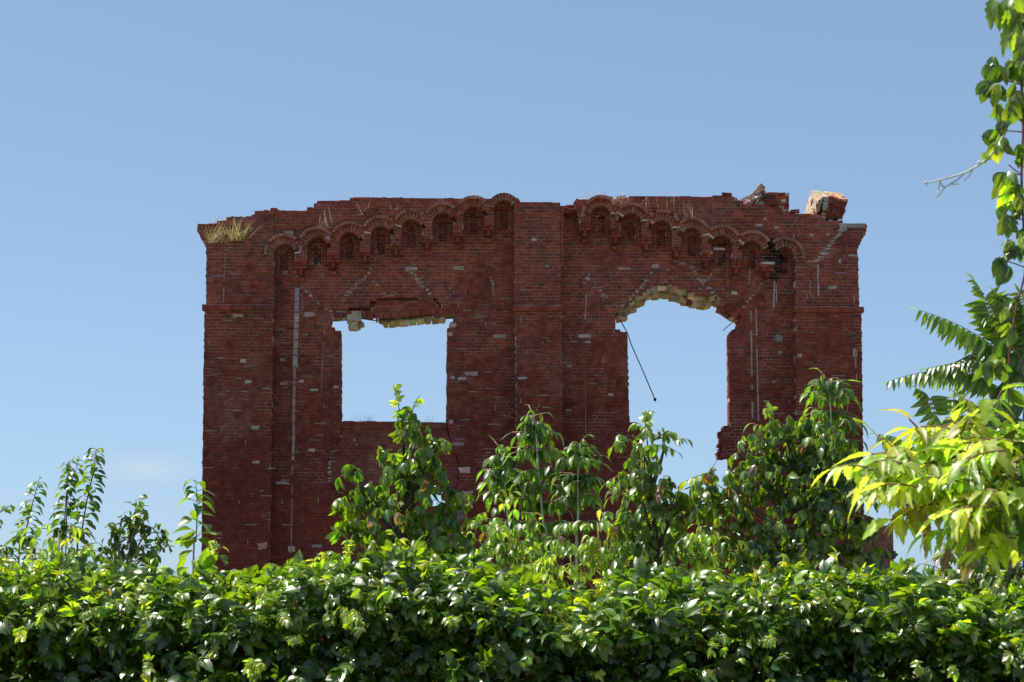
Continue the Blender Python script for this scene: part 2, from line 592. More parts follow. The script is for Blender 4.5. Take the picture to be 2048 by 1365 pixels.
mb = MB(); brick_layer(mb, fl, (545, 1032), (385, 560), FRONT, FRIEZE_D - 0.002)
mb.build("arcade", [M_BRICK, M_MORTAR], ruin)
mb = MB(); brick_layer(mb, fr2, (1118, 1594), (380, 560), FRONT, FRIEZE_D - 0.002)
mb.build("arcade", [M_BRICK, M_MORTAR], ruin)


def pilaster(up_l, up_r, low_l, low_r, ystr):
    up = lambda px, py: inpoly(px, py, OUTLINE) & (px > up_l) & (px < up_r) & (py < ystr)
    def low(px, py):
        t = (py - ystr) / 500.0
        return (px > low_l(py)) & (px < low_r(py)) & (py >= ystr) & (py < 1430)
    mb = MB()
    brick_layer(mb, up, (up_l - 10, up_r + 10), (380, ystr + 4), FRONT, FRIEZE_D - 0.002)
    brick_layer(mb, low, (min(low_l(620), low_l(1400)) - 5, max(low_r(620), low_r(1400)) + 5), (ystr - 4, 1415), FRONT - 0.03, FRIEZE_D - 0.002)
    p = mb.build("pilaster", [M_BRICK, M_MORTAR], ruin)
    # string course: one row of bricks on edge with a mortar weathering on top
    sb = MB()
    ua, z1 = W(low_l(615) - 3, ystr - 3, -0.08); ub, z0 = W(low_r(615) + 3, ystr + 9, -0.08)
    z1 = W(low_l(615), ystr - 3, -0.08)[1]
    x = ua
    while x < ub - 0.02:
        xe = min(x + 0.128, ub)
        sb.box(x + .002, xe - .002, FRONT - 0.115 - random.uniform(0, .006), 0.03, z0 + random.uniform(-.002, .004), z1 - 0.012,
               brick_colour(x, z1, 500, 560), 0, 0.002)
        x += 0.128
    sb.box(ua + .006, ub - .006, FRONT - 0.108, 0.02, z0 + 0.008, z1 - 0.016, (0.2, 0.08, 0.07), 1)
    x = ua
    while x < ub - 0.02:      # pale weathered fillet
        xe = min(x + random.uniform(0.1, 0.3), ub)
        sb.box(x, xe - random.uniform(0, .02), FRONT - 0.112, 0.01, z1 - 0.0115, z1 - random.uniform(0.001, 0.006), (0.36, 0.30, 0.29), 0, 0.001)
        x = xe
    sb.build("string_course", [M_BRICK, M_MORTAR], p)
    return p


pilaster(380, 549, lambda y: 408 - (y - 613) * 0.0125, lambda y: 546.5 - (y - 613) * 0.011, 613)
pilaster(1028, 1121.5, lambda y: 1029 + (y - 613) * 0.006, lambda y: 1124 + (y - 613) * 0.006, 614)
pilaster(1590, 1760, lambda y: 1590 + (y - 613) * 0.012, lambda y: 1723 + (y - 613) * 0.0135, 617)


# arches: a ring of voussoirs and a projecting hood, one part each
def arch(cx, yt, hood_clip, vous_skip=(), hood_skip=()):
    u, zc = W(cx, yt + R_IN)
    s = W(cx + 100, yt)[0] - W(cx, yt)[0]
    k = s / 100.0
    def ring(mb, r0, r1, w0, w1, n, a0, a1, gap, cfun, clip=None, skip=()):
        for i in range(n):
            if i in skip: continue
            b0 = a0 + (a1 - a0) * i / n; b1 = a0 + (a1 - a0) * (i + 1) / n
            am = (b0 + b1) / 2
            rm = (r0 + r1) / 2
            if clip and clip(u + math.cos(am) * r1, zc + math.sin(am) * r1): continue
            g0 = gap / r0 / 2; g1 = gap / r1 / 2
            q = []
            j = lambda: random.uniform(-.002, .002)
            wj = random.uniform(0, .006)
            for w in (w0 - wj, w1):
                for (r, g) in ((r0, g0), (r1, g1)):
                    for (bb, sg) in ((b1, -1), (b0, 1)):
                        aa = bb + sg * g
                        q.append((u + math.cos(aa) * r + j(), w + j(), zc + math.sin(aa) * r + j()))
            mb.quadbox(q, cfun(am), 0)
    mb = MB()
    px, py = cx, yt
    vc = lambda a: brick_colour(u + math.cos(a) * .3, zc + math.sin(a) * .3, px, py)
    ring(mb, R_IN * k, R_VOUS * k, FRONT - 0.012, FRIEZE_D - 0.004, 13, 0.0, math.pi, 0.016, vc, hood_clip, vous_skip)
    # mortar bed behind the voussoir faces
    for i in range(26):
        b0 = math.pi * i / 26; b1 = math.pi * (i + 1) / 26
        am = (b0 + b1) / 2
        if int(i / 2) in vous_skip: continue
        if hood_clip(u + math.cos(am) * R_VOUS * k, zc + math.sin(am) * R_VOUS * k): continue
        q = [(u + math.cos(a) * r, w, zc + math.sin(a) * r) for w in (FRONT - 0.003, FRIEZE_D - 0.006) for r in ((R_IN + .3) * k, (R_VOUS + 0.2) * k) for a in (b1, b0)]
        mb.quadbox(q, (0.3, .25, .22), 1)
    o = mb.build("arch", [M_BRICK, M_MORTAR], ruin)
    hb = MB()
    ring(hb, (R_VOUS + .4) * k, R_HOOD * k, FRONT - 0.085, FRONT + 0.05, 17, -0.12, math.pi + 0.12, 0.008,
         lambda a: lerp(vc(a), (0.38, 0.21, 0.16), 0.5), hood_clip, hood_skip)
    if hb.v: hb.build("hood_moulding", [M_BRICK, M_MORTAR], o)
    return o


def clipper(i, arr):
    me = W(arr[i][0], arr[i][1] + R_IN)
    oth = [W(arr[j][0], arr[j][1] + R_IN) for j in (i - 1, i + 1) if 0 <= j < len(arr)]
    def f(u, z):
        d = (u - me[0]) ** 2 + (z - me[1]) ** 2
        return any((u - o[0]) ** 2 + (z - o[1]) ** 2 < d for o in oth) 
    return f


for i, (cx, yt) in enumerate(ARCH):
    c0 = clipper(i, ARCH)
    if i == 7:
        ur = W(1027, 500)[0]
        c = lambda u, z, c0=c0, ur=ur: c0(u, z) or u > ur + 0.09
    elif i == 0:
        c = c0
    else:
        c = c0
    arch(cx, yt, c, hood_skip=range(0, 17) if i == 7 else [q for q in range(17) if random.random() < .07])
for i, (cx, yt) in enumerate(ARCH_R):
    c0 = clipper(i, ARCH_R)
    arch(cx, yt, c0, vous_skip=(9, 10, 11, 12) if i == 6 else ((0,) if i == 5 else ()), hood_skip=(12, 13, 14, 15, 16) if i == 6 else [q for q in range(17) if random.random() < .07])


# stepped brick corbels under the arcade piers
def corbel(x0, x1, yb, patched=False):
    mb = MB()
    ua, zb = W(x0, yb); ub, _ = W(x1, yb)
    uc = (ua + ub) / 2
    zb = math.floor(zb / CH + 0.5) * CH
    cf = lambda: lerp(brick_colour(uc, zb, x0, yb), (0.24, 0.065, 0.038), 0.28)
    H = CH
    # two courses, full width, set back
    for i in range(2):
        z1 = zb - i * H
        for (a, b) in ((ua, uc), (uc, ub)):
            mb.box(a + .004, b - .004, FRONT + 0.065 + random.uniform(-.004, .004) + i * .03, FRIEZE_D, z1 - H + .006, z1 - (.001 if i == 0 else .003), cf(), 0, .002)
    # header hanging in the middle with recessed cheeks
    z1 = zb - 2 * H
    mb.box(ua + .05, ub - .05, 0.13, FRIEZE_D, z1 - 0.09, z1 + .004, lerp(cf(), (.05, .03, .03), .3), 0, .002)
    mb.box(uc - .035, uc + .035, 0.02, FRIEZE_D - .001, z1 - 0.125, z1 + .003, cf(), 0, .002)
    z2 = z1 - 0.125
    mb.box(uc - .03, uc + .03, 0.17, FRIEZE_D, z2 - 0.06, z2 - .001, lerp(cf(), (.05, .03, .03), .3), 0, .002)
    mb.box(uc - .066, uc + .066, 0.10, FRIEZE_D - .001, z2 - 0.06 - H, z2 - 0.061, cf(), 0, .003)
    if patched:
        mb.box(ua - .01, ub + .01, FRONT + 0.035, 0.2, zb + .002, zb + .06, (0.42, .39, .37), 0, .006)
    return mb.build("corbel", [M_BRICK, M_MORTAR], ruin)


for (x0, x1, yb) in PIERS_L:
    corbel(x0, x1, yb)
for i, (x0, x1, yb) in enumerate(PIERS_R):
    if i == len(PIERS_R) - 1:
        corbel(x0, x1, 531, True)
    else:
        corbel(x0, x1, yb, patched=(i == 4))


# brick filling of the lower part of the left opening, with a soldier course as sill
def infill(px, py):
    return inpoly(px, py, INFILL) & (py > 848) & ~inpoly(px, py, WIN_L_LOW)


mb = MB(); brick_layer(mb, infill, (650, 920), (845, 985), FRIEZE_D + 0.06, FRIEZE_D + 0.128,
                       lambda u, z, a, b: lerp(brick_colour(u, z, a, b), (.2, .12, .11), .15))
ip = mb.build("infill", [M_BRICK, M_MORTAR], ruin)
mb = MB()
ua, z1 = W(685, 845, .3); ub, z0 = W(891, 856, .3)
x = ua
while x < ub:
    mb.box(x + .004, x + .064, 0.265 + random.uniform(-.01, .01), 0.8, z0 + random.uniform(-.01, .01), z1 + random.uniform(-.012, .012),
           lerp(brick_colour(x, z1, 500, 500), (.16, .08, .06), .4), 0, .003)
    x += .069
mb.build("sill", [M_BRICK, M_MORTAR], ip)


# sagging lintel over the left window: a strip of bricks on edge, cracked masonry and pale stone beneath
def slab_along(mb, pts_top, pts_bot, w0, w1, n, colf, gap=.006, jit=.004, mi=0):
    """bricks between two px polylines"""
    def interp(pts, t):
        xs = np.linspace(0, 1, len(pts))
        return (np.interp(t, xs, [p[0] for p in pts]), np.interp(t, xs, [p[1] for p in pts]))
    for i in range(n):
        t0, t1 = i / n, (i + 1) / n
        a, b, c, d = interp(pts_bot, t0), interp(pts_bot, t1), interp(pts_top, t0), interp(pts_top, t1)
        P = []
        wj = random.uniform(-.008, .004)
        for w in (w0 + wj, w1):
            for (p, sg) in ((a, 1), (b, -1), (c, 1), (d, -1)):
                u, z = W(p[0], p[1], w0)
                P.append((u + sg * gap / 2 + random.uniform(-jit, jit), w, z + random.uniform(-jit, jit)))
        mb.quadbox(P, colf(i), mi)


mb = MB()
bc = lambda i: brick_colour(random.random() * 9, 7, 700, 520)
slab_along(mb, [(756, 626), (800, 623), (850, 619), (916, 614)], [(757, 637), (800, 634), (850, 629), (916, 624)], .225, .5, 26, bc)
slab_along(mb, [(724, 622), (747, 622)], [(725, 635), (746, 637)], .225, .5, 4, bc, jit=.007)
slab_along(mb, [(750, 624), (756, 625)], [(751, 643), (755, 644)], .225, .45, 1, bc)
# loosened courses above the strip, slightly dropped
for r in range(3):
    y0 = 604.5 + r * 6.6
    slab_along(mb, [(752 - r * 3, y0), (800, y0 - 2.0), (845, y0 - 4.5), (868 + r * 4, y0 - 4.5)],
               [(752 - r * 3, y0 + 6), (800, y0 + 4.0), (845, y0 + 1.5), (868 + r * 4, y0 + 1.5)], .243, .40, 5, bc, gap=.008)
lin = mb.build("lintel", [M_BRICK, M_MORTAR], ruin)


def chunk(mb, px, py, wpx, hpx, w0, w1, col, rot=0.0, jit=0.25):
    """an irregular stone block: jittered subdivided box in px size"""
    u, z = W(px, py, w0)
    k = 0.01115
    a, b = wpx * k / 2, hpx * k / 2
    P = []
    ca, sa = math.cos(rot), math.sin(rot)
    for w in (w0 + random.uniform(-.04, .05), w1):
        for (x, y) in ((-a, -b), (a, -b), (-a, b), (a, b)):
            x *= 1 + random.uniform(-jit, jit); y *= 1 + random.uniform(-jit, jit)
            P.append((u + x * ca - y * sa, w + random.uniform(-.03, .03), z + x * sa + y * ca))
    mb.quadbox(P, col)


YS = [(0.46, 0.36, 0.19), (0.50, 0.42, 0.26), (0.38, 0.28, 0.14), (0.34, 0.2, 0.11), (0.30, 0.25, 0.15)]
ysc = lambda i=0: tuple(c * random.uniform(.75, 1.1) for c in random.choice(YS))
mb = MB()
slab_along(mb, [(764, 644), (800, 641), (850, 636), (892, 633)], [(766, 651), (800, 648.5), (850, 644), (891, 641)], .40, .9, 9, ysc, gap=.01, jit=.014)
slab_along(mb, [(756, 638), (800, 635), (850, 630), (914, 625)], [(760, 643), (800, 640), (850, 635), (912, 632)], .33, .85, 8,
           lambda i: tuple(c * .6 for c in ysc()), gap=.004, jit=.01)
mb.build("rubble_stone", M_STONE, lin)
mb = MB()
slab_along(mb, [(663, 627), (697, 629)], [(668, 637), (697, 638)], .36, .8, 3, ysc, gap=.002, jit=.010)
chunk(mb, 708, 632, 29, 20, .27, .7, (.34, .30, .24), .03, .08)
chunk(mb, 706, 648, 19, 20, .30, .75, (.44, .38, .27), .05, .08)
chunk(mb, 717, 648, 9, 18, .33, .7, (.30, .17, .09), -.1, .12)
chunk(mb, 724, 649, 9, 8, .4, .7, (.40, .33, .2), .3, .2)
mb.build("rubble_stone", M_STONE, lin)
mb = MB()      # thin iron tie along the lintel
mb.tube([Vector((*[W(x, y, .31)[0]], .31, W(x, y, .31)[1])) for x, y in ((663, 629), (706, 635), (748, 641), (800, 638), (891, 628))], [.012] * 5, (1, 1, 1), 5)
mb.build("tie_rod", M_IRON, lin)

# pale rubble exposed along the broken head of the right opening
mb = MB()
AO = [(1232, 627), (1251, 614), (1265, 601), (1276, 590), (1292, 586), (1300, 577), (1308, 570), (1327, 570), (1370, 577), (1376, 588), (1405, 590), (1436, 597), (1450, 614), (1466, 618), (1480, 632)]
AI = [(1232, 640), (1250, 637), (1256, 625), (1271, 619), (1282, 606), (1298, 595), (1312, 593), (1325, 591), (1345, 592), (1362, 602), (1378, 606), (1390, 610), (1415, 612), (1433, 603), (1450, 623), (1462, 632), (1480, 646)]
x = 1234
while x < 1479:
    wd = random.uniform(9, 19)
    xm = x + wd / 2
    yo = float(np.interp(xm, [p[0] for p in AO], [p[1] for p in AO])) - 2; yi = float(np.interp(xm, [p[0] for p in AI], [p[1] for p in AI]))
    sl = math.atan2(-(float(np.interp(xm + 8, [p[0] for p in AI], [p[1] for p in AI])) - float(np.interp(xm - 8, [p[0] for p in AI], [p[1] for p in AI]))), 16)
    n = 2 if yi - yo > 13 else 1
    for q in range(n):
        h = (yi - yo) / n
        c = ysc() if (random.random() < .88 and x < 1438) or random.random() < .45 else brick_colour(1, 8, 600, 500)
        chunk(mb, xm + random.uniform(-3, 3), yo + h * (q + .5), wd + 4, h + 3, random.uniform(.27, .33) + .09 * q, random.uniform(.75, .93), c, sl * random.uniform(.3, .9), .2)
    x += wd * .8
mb.build("rubble_stone", M_STONE, ruin)
# ragged brick ends at the lower right corner of that opening and the broken first arch
mb = MB()
for _ in range(34):
    x, y = random.uniform(1442, 1462), random.uniform(857, 914)
    chunk(mb, x, y, random.uniform(10, 20), 6.2, random.uniform(.27, .4), random.uniform(.6, .9), brick_colour(2, 6, x, y), random.uniform(-.1, .1), .12)
mb.build("broken_brickwork", [M_BRICK, M_MORTAR], ruin)
mb = MB()
for _ in range(16):
    x, y = random.uniform(1123, 1150), random.uniform(412, 424)
    chunk(mb, x, y, random.uniform(10, 22), 6.2, random.uniform(-.06, .1), .6, brick_colour(2, 6, x, 520), random.uniform(-.1, .1), .12)
mb.build("broken_brickwork", [M_BRICK, M_MORTAR], ruin)


# mortar smears, repaired cracks and lime runs, a few millimetres proud of the brick
def smear(mb, x0, y0, x1, y1, w, col, ragged=.3):
    """plate between px corners on plane w"""
    u0, z0 = W(x0, y1, w); u1, z1 = W(x1, y0, w)
    n = 14
    base = len(mb.v)
    cu, cz = (u0 + u1) / 2, (z0 + z1) / 2
    hu, hz = (u1 - u0) / 2, (z1 - z0) / 2
    ring = []
    for i in range(n):
        a = 2 * math.pi * i / n
        sx = max(-1, min(1, 1.75 * math.cos(a))); sz = max(-1, min(1, 1.75 * math.sin(a)))
        ring.append((cu + sx * hu * random.uniform(1 - ragged, 1.08), cz + sz * hz * random.uniform(1 - ragged, 1.08)))
    for ww in (w - .0085, w + .004):
        for (a, b) in ring:
            mb.v.append((a, ww, b)); mb.c.append(col)
    mb.f.append(tuple(base + i for i in range(n))); mb.m.append(0)
    for i in range(n):
        j = (i + 1) % n
        mb.f.append((base + i, base + n + i, base + n + j, base + j)); mb.m.append(0)


def smear_path(mb, pts, wpx, w, col, step=6.6, p=1.0):
    """stepped repair: follows the joints, one patch per course"""
    for (xa, ya), (xb, yb) in zip(pts[:-1], pts[1:]):
        L = max(abs(xb - xa), abs(yb - ya))
        n = max(1, int(L / step))
        for i in range(n):
            if random.random() > p: continue
            t = (i + .5) / n
            x, y = xa + (xb - xa) * t, ya + (yb - ya) * t
            fade = random.uniform(.0, .55)
            cc = tuple(c * random.uniform(.85, 1.1) for c in lerp(col, (.17, .06, .045), fade))
            for _ in range(2):
                ww = wpx * random.uniform(.35, 1.2); dx = random.uniform(-2.5, 2.5); dy = random.uniform(-.6, .6) * step * .5
                smear(mb, x + dx - ww / 2, y + dy - step * random.uniform(.25, .5), x + dx + ww / 2, y + dy + step * random.uniform(.25, .5), w + random.uniform(-.002, .001), cc, .4)
            if random.random() < .5:
                smear(mb, x - ww, y - 1.0, x + ww * 1.4, y + .8, w - .001, cc, .3)


G1 = (0.36, 0.31, 0.285); G2 = (0.32, 0.235, 0.21); G3 = (0.43, 0.385, 0.35)
mb = MB()
F = FRIEZE_D
# vertical runs
def run(x0, x1, y0, y1, w, wpx, col, solid=False):
    y = y0
    while y < y1:
        h = random.uniform(8, 26)
        t = (y - y0) / (y1 - y0)
        x = x0 + (x1 - x0) * t
        if solid or random.random() < .8:
            smear(mb, x - wpx / 2, y - (2 if solid else 0), x + wpx / 2 + random.uniform(-.6, .6), min(y1, y + h + (2 if solid else 0)), w, tuple(c * random.uniform(.9, 1.08) for c in col), .12)
        y += h


run(594, 590, 578, 735, F, 9.5, (.33, .28, .26), True)
run(589, 586, 735, 920, F, 6, (.28, .21, .20), True)
run(585, 582, 930, 1105, F, 3.0, (.25, .16, .15))
run(605, 604, 572, 705, F, 1.6, (.30, .24, .23)); run(647, 642, 640, 790, F, 1.3, (.27, .2, .19))
run(1172, 1170, 588, 640, F, 2.2, (.33, .28, .26)); run(1171, 1171, 740, 870, F, 1.2, (.24, .17, .16))
run(1502, 1505, 622, 838, F, 3.0, (.30, .25, .24)); run(1512, 1517, 618, 842, F, 2.4, (.31, .26, .25))
run(1549, 1547, 562, 615, F, 3.0, (.38, .36, .35)); run(1553, 1553, 570, 606, F, 1.6, (.38, .36, .35)); run(1499, 1498, 535, 570, F, 1.6, (.3, .26, .25))
run(1636, 1637, 530, 592, FRONT, 2.4, (.36, .33, .32)); run(1621, 1620, 545, 590, FRONT, 1.4, (.3, .27, .26)); run(1708, 1708, 565, 610, FRONT, 1.6, (.33, .3, .3))
run(450, 446, 505, 606, FRONT, 1.5, (.33, .27, .26)); run(1455, 1457, 530, 590, F, 1.2, (.28, .22, .21)); run(1710, 1714, 695, 760, FRONT - .03, 2.2, (.3, .25, .24))
run(985, 988, 560, 600, F, 2.0, (.3, .24, .23)); run(970, 972, 625, 655, F, 2, (.3, .25, .24))
# stepped repairs
for pts, wp, p in (([(601, 572), (632, 602), (664, 626)], 6, .95), ([(742, 534), (736, 552), (714, 566), (690, 594), (681, 606)], 6, .9),
                   ([(744, 560), (758, 574), (770, 592)], 5, .8), ([(812, 538), (827, 548), (841, 568), (864, 590)], 6, .95),
                   ([(918, 560), (902, 574), (896, 600), (901, 612)], 4, .8), ([(1180, 546), (1172, 562), (1168, 570)], 5, .8),
                   ([(1187, 573), (1204, 586), (1220, 606)], 5, .7), ([(1306, 543), (1284, 572), (1258, 602)], 5.5, .9),
                   ([(1326, 558), (1344, 577)], 6, .9), ([(1339, 536), (1322, 551)], 4, .8), ([(1381, 530), (1400, 560), (1434, 594), (1443, 602)], 6.5, .95),
                   ([(1438, 530), (1409, 564), (1388, 588)], 6, .9), ([(1528, 562), (1514, 580), (1493, 607), (1482, 620)], 6, .95),
                   ([(622, 525), (640, 530), (645, 560)], 4, .8), ([(668, 640), (664, 626)], 6, 1), ([(590, 540), (598, 556)], 6, .9), ([(1245, 606), (1240, 640)], 5, .5),
                   ([(697, 528), (722, 520)], 5, .7), ([(980, 552), (990, 580)], 4, .7)):
    smear_path(mb, pts, wp, F, G2 if random.random() < .35 else G1, p=p)
smear_path(mb, [(1687, 449), (1681, 464), (1664, 484), (1653, 499), (1644, 510), (1634, 522)], 10, FRONT, (.37, .35, .34), 4.5)
smear(mb, 1678, 446, 1694, 462, FRONT, (.37, .35, .34)); smear(mb, 1692, 447, 1730, 455, FRONT, (.26, .24, .22), .1)
smear(mb, 1612, 521, 1640, 524, FRONT, G1); smear(mb, 1696, 509, 1716, 513, FRONT, G1); smear(mb, 1677, 518, 1683, 527, FRONT, G1)
smear_path(mb, [(668, 880), (660, 905), (656, 940), (658, 965)], 9, F + .055, (.33, .29, .27), 6)
smear_path(mb, [(682, 868), (670, 882)], 14, F + .055, (.33, .29, .27), 7)
smear_path(mb, [(705, 876), (715, 895)], 4, F + .055, (.28, .22, .21), 7)
# grey bricks and cement patches: px centre, size, plane
for (x, y, w_, h_, pl) in ((475, 631, 26, 8, FRONT - .03), (917, 536, 27, 8, F), (823, 537, 28, 7, F), (1250, 537, 29, 6.5, F), (1309, 532, 16, 8, F), (1365, 527, 16, 6, F),
                           (618, 629, 26, 9, F), (1068, 479, 13, 6, FRONT), (1094, 532, 8, 6, FRONT), (943, 747, 30, 8, F), (925, 757, 22, 7, F), (1045, 756, 20, 6, FRONT - .03),
                           (1170, 672, 27, 8, F), (1000, 672, 25, 7, F), (1138, 732, 10, 6, F), (1222, 789, 13, 6, F), (487, 722, 14, 8, FRONT - .03), (497, 763, 14, 7, FRONT - .03),
                           (511, 855, 20, 9, FRONT - .03), (512, 924, 16, 6, FRONT - .03), (565, 966, 28, 7, F), (623, 900, 16, 7, F), (1548, 763, 11, 6, F), (1600, 711, 10, 8, FRONT - .03),
                           (1558, 676, 16, 14, F), (1532, 803, 14, 5, F), (1469, 586, 15, 8, F), (1665, 575, 17, 8, FRONT), (1517, 450, 15, 6, FRONT), (1530, 438, 8, 6, FRONT),
                           (1553, 455, 9, 5, FRONT), (1623, 470, 10, 6, FRONT), (1655, 469, 10, 7, FRONT), (915, 888, 24, 8, F), (930, 940, 26, 14, F), (570, 545, 14, 9, F),
                           (524, 1092, 20, 16, FRONT - .03), (583, 1098, 18, 12, F), (633, 1092, 24, 8, F), (905, 755, 10, 7, F), (672, 774, 12, 6, F), (628, 780, 18, 6, F),
                           (603, 762, 11, 7, F), (568, 767, 16, 7, F), (566, 720, 12, 7, F), (905, 650, 16, 12, F), (900, 668, 10, 8, F), (902, 843, 9, 9, F),
                           (1175, 684, 14, 5, F), (1137, 820, 12, 5, F), (935, 985, 24, 7, F), (1225, 985, 26, 7, F), (1710, 706, 9, 14, FRONT - .03), (1560, 705, 9, 7, F),
                           (579, 465, 20, 7, FRONT - .09), (601, 500, 5, 18, FRONT - .004), (656, 475, 10, 8, FRONT - .016), (1437, 498, 26, 5, FRONT), (860, 443, 11, 6, FRONT - .004), (500, 457, 16, 5, FRONT)):
    smear(mb, x - w_ / 2, y - h_ / 2, x + w_ / 2, y + h_ / 2, pl, tuple(c * random.uniform(.85, 1.12) for c in lerp(random.choice((G1, G1, G3, (.34, .29, .28))), (.17, .07, .05), random.uniform(0, .45))), .34)
# random pale joints
for _ in range(330):
    x, y = random.uniform(412, 1715), random.uniform(470, 1110)
    pa, pb = np.array([x]), np.array([y])
    pil = (411 < x < 545) or (1031 < x < 1122) or (1597 < x < 1714)
    if pil: pl = FRONT - .03 if y > 625 else (FRONT if y < 605 else None)
    else: pl = F if (y > 560 and field_outer(pa, pb)[0] and field_outer(pa - 14, pb)[0] and field_outer(pa + 14, pb)[0]) else None
    if pl is None: continue
    if random.random() < .7:
        w_ = random.uniform(6, 30); smear(mb, x - w_ / 2, y - .7, x + w_ / 2, y + .7, pl, tuple(c * random.uniform(.6, 1) for c in G1), .3)
    else:
        h_ = random.uniform(5, 14); smear(mb, x - .7, y - h_ / 2, x + .7, y + h_ / 2, pl, tuple(c * random.uniform(.6, 1) for c in G1), .3)
props(mb.build("mortar_smear", M_PLASTER, ruin), kind="stuff")


# ------------------------------------------------------------------ loose things on top of the wall
def masonry_block(name, pxs_front, depth, w0, cols, label, cat, course=None, back_shift=(0, 0), skew=0.0):
    """a fallen block of brickwork: an extruded irregular polygon with its own courses modelled"""
    pts = [W(x, y, w0) for x, y in pxs_front]
    cu = sum(p[0] for p in pts) / len(pts); zmin = min(p[1] for p in pts)
    root = empty(name, wall_world(cu, w0 + depth / 2, zmin), WROT)
    props(root, label, cat)
    return root, [(a - cu, b - zmin) for a, b in pts]


# tilted brick block at the right end
root, pts = masonry_block("brick_block", [(1642, 437), (1649, 392), (1696, 399), (1686, 438)], .62, .02, None,
                          "tilted block of brickwork perched on the right end of the wall top", "brick block")
mb = MB()
bl, tl, tr, br = pts
rows = 8; cols_ = 5
for r in range(rows):
    for c in range(cols_):
        for dpt in range(4):
            def pt(i, j):
                t, s_ = j / rows, i / cols_
                a = (bl[0] + (tl[0] - bl[0]) * t, bl[1] + (tl[1] - bl[1]) * t); b = (br[0] + (tr[0] - br[0]) * t, br[1] + (tr[1] - br[1]) * t)
                return (a[0] + (b[0] - a[0]) * s_, a[1] + (b[1] - a[1]) * s_)
            edge = r in (0, rows - 1) or c in (0, cols_ - 1) or dpt in (0, 3)
            if not edge: continue
            q = []
            w_a, w_b = -.31 + dpt * .155, -.31 + (dpt + 1) * .155
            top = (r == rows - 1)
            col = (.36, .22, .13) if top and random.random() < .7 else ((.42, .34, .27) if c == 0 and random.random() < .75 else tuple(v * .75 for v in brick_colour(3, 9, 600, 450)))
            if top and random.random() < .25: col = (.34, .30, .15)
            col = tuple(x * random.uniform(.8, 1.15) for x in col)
            for w in (w_a + .003, w_b - .003):
                for (i, j) in ((c, r), (c + 1, r), (c, r + 1), (c + 1, r + 1)):
                    a, b = pt(i, j)
                    # top slopes up to the back, the back edge leans left
                    lift = (w + .31) * (.40 if j > rows / 2 else .12)
                    lean = -(w + .31) * .20 * (1 if i < cols_ / 2 else .35)
                    q.append((a + lean + random.uniform(-.016, .016), w + random.uniform(-.012, .012), b + lift + random.uniform(-.014, .014)))
            mb.quadbox(q, col)
mb.build("brickwork", M_STONE, root)
mb = MB()     # white plaster face on its sunny left side
a0, a1 = bl, tl
q = []
for (w, lean) in ((-.33, 0), (.33, -.13)):
    for (p, t) in ((bl, 0), (tl, 1)):
        for off in (-.05, .0):
            q.append((p[0] + off - .012 + lean - (.13 if t == 0 else 0), w, p[1] + (w + .31) * (.38 if t else .1) + random.uniform(-.02, .02)))
mb.quadbox(q, (.36, .27, .20))
for _ in range(16):
    t = random.random(); w = random.uniform(-.36, .2)
    x = bl[0] + (tl[0] - bl[0]) * t - .04 - (w + .3) * .18 - .1 * (1 - t); z = bl[1] + (tl[1] - bl[1]) * t
    s_ = random.uniform(.03, .07)
    mb.box(x - s_, x + s_ * .5, w - s_, w + s_, z - s_, z + s_, tuple(c * random.uniform(.7, 1) for c in (.32, .22, .15)), 0, .03)
mb.build("plaster", M_STONE, root)

# heap of fallen masonry: a standing stub of brickwork and slabs leaning on it
root, pts = masonry_block("masonry_heap", [(1488, 412), (1579, 425)], .6, .05, None,
                          "heap of broken masonry slabs leaning on a brick stub on the wall top", "masonry heap")
OX, OZ = wall_world(0, 0, 0), 0
hu = W(1488, 412, .05); cu = (W(1488, 412, .05)[0] + W(1579, 425, .05)[0]) / 2; zmn = min(W(1488, 412, .05)[1], W(1579, 425, .05)[1])
loc = lambda x, y, w=.05: (W(x, y, w)[0] - cu, W(x, y, w)[1] - zmn)
mb = MB()
for r in range(6):
    y = 422 - r * 6.5
    xs = (1503, 1506, 1513, 1521, 1531, 1538)[r]
    x = xs - random.uniform(0, 8)
    while x < 1576:
        L = 22 if r % 2 == 0 else 11.5
        a = loc(x, y + (x - 1520) * .04); b = loc(min(x + L, 1579) - .5, y - 6.0 + (x - 1520) * .04)
        dk = (.06, .05, .05) if (r >= 4 and random.random() < .5) else brick_colour(4, 9, 600, 450)
        if random.random() < .22: dk = (.42, .36, .31)
        mb.box(a[0], b[0], -.28 + random.uniform(-.02, .02), .25, a[1], b[1], dk, 0, .006)
        x += L
mb.build("brickwork", M_STONE, root)
mb = MB()
def plank(x0, y0, x1, y1, th, w0, w1, col):
    a, b = loc(x0, y0), loc(x1, y1)
    L = math.hypot(b[0] - a[0], b[1] - a[1]); an = math.atan2(b[1] - a[1], b[0] - a[0])
    nx, nz = -math.sin(an) * th, math.cos(an) * th
    P = []
    for w in (w0, w1):
        for (p, s_) in ((a, 0), (b, 0), (a, 1), (b, 1)):
            P.append((p[0] + nx * s_ + random.uniform(-.012, .012), w + random.uniform(-.03, .03), p[1] + nz * s_ + random.uniform(-.012, .012)))
    mb.quadbox(P, col)
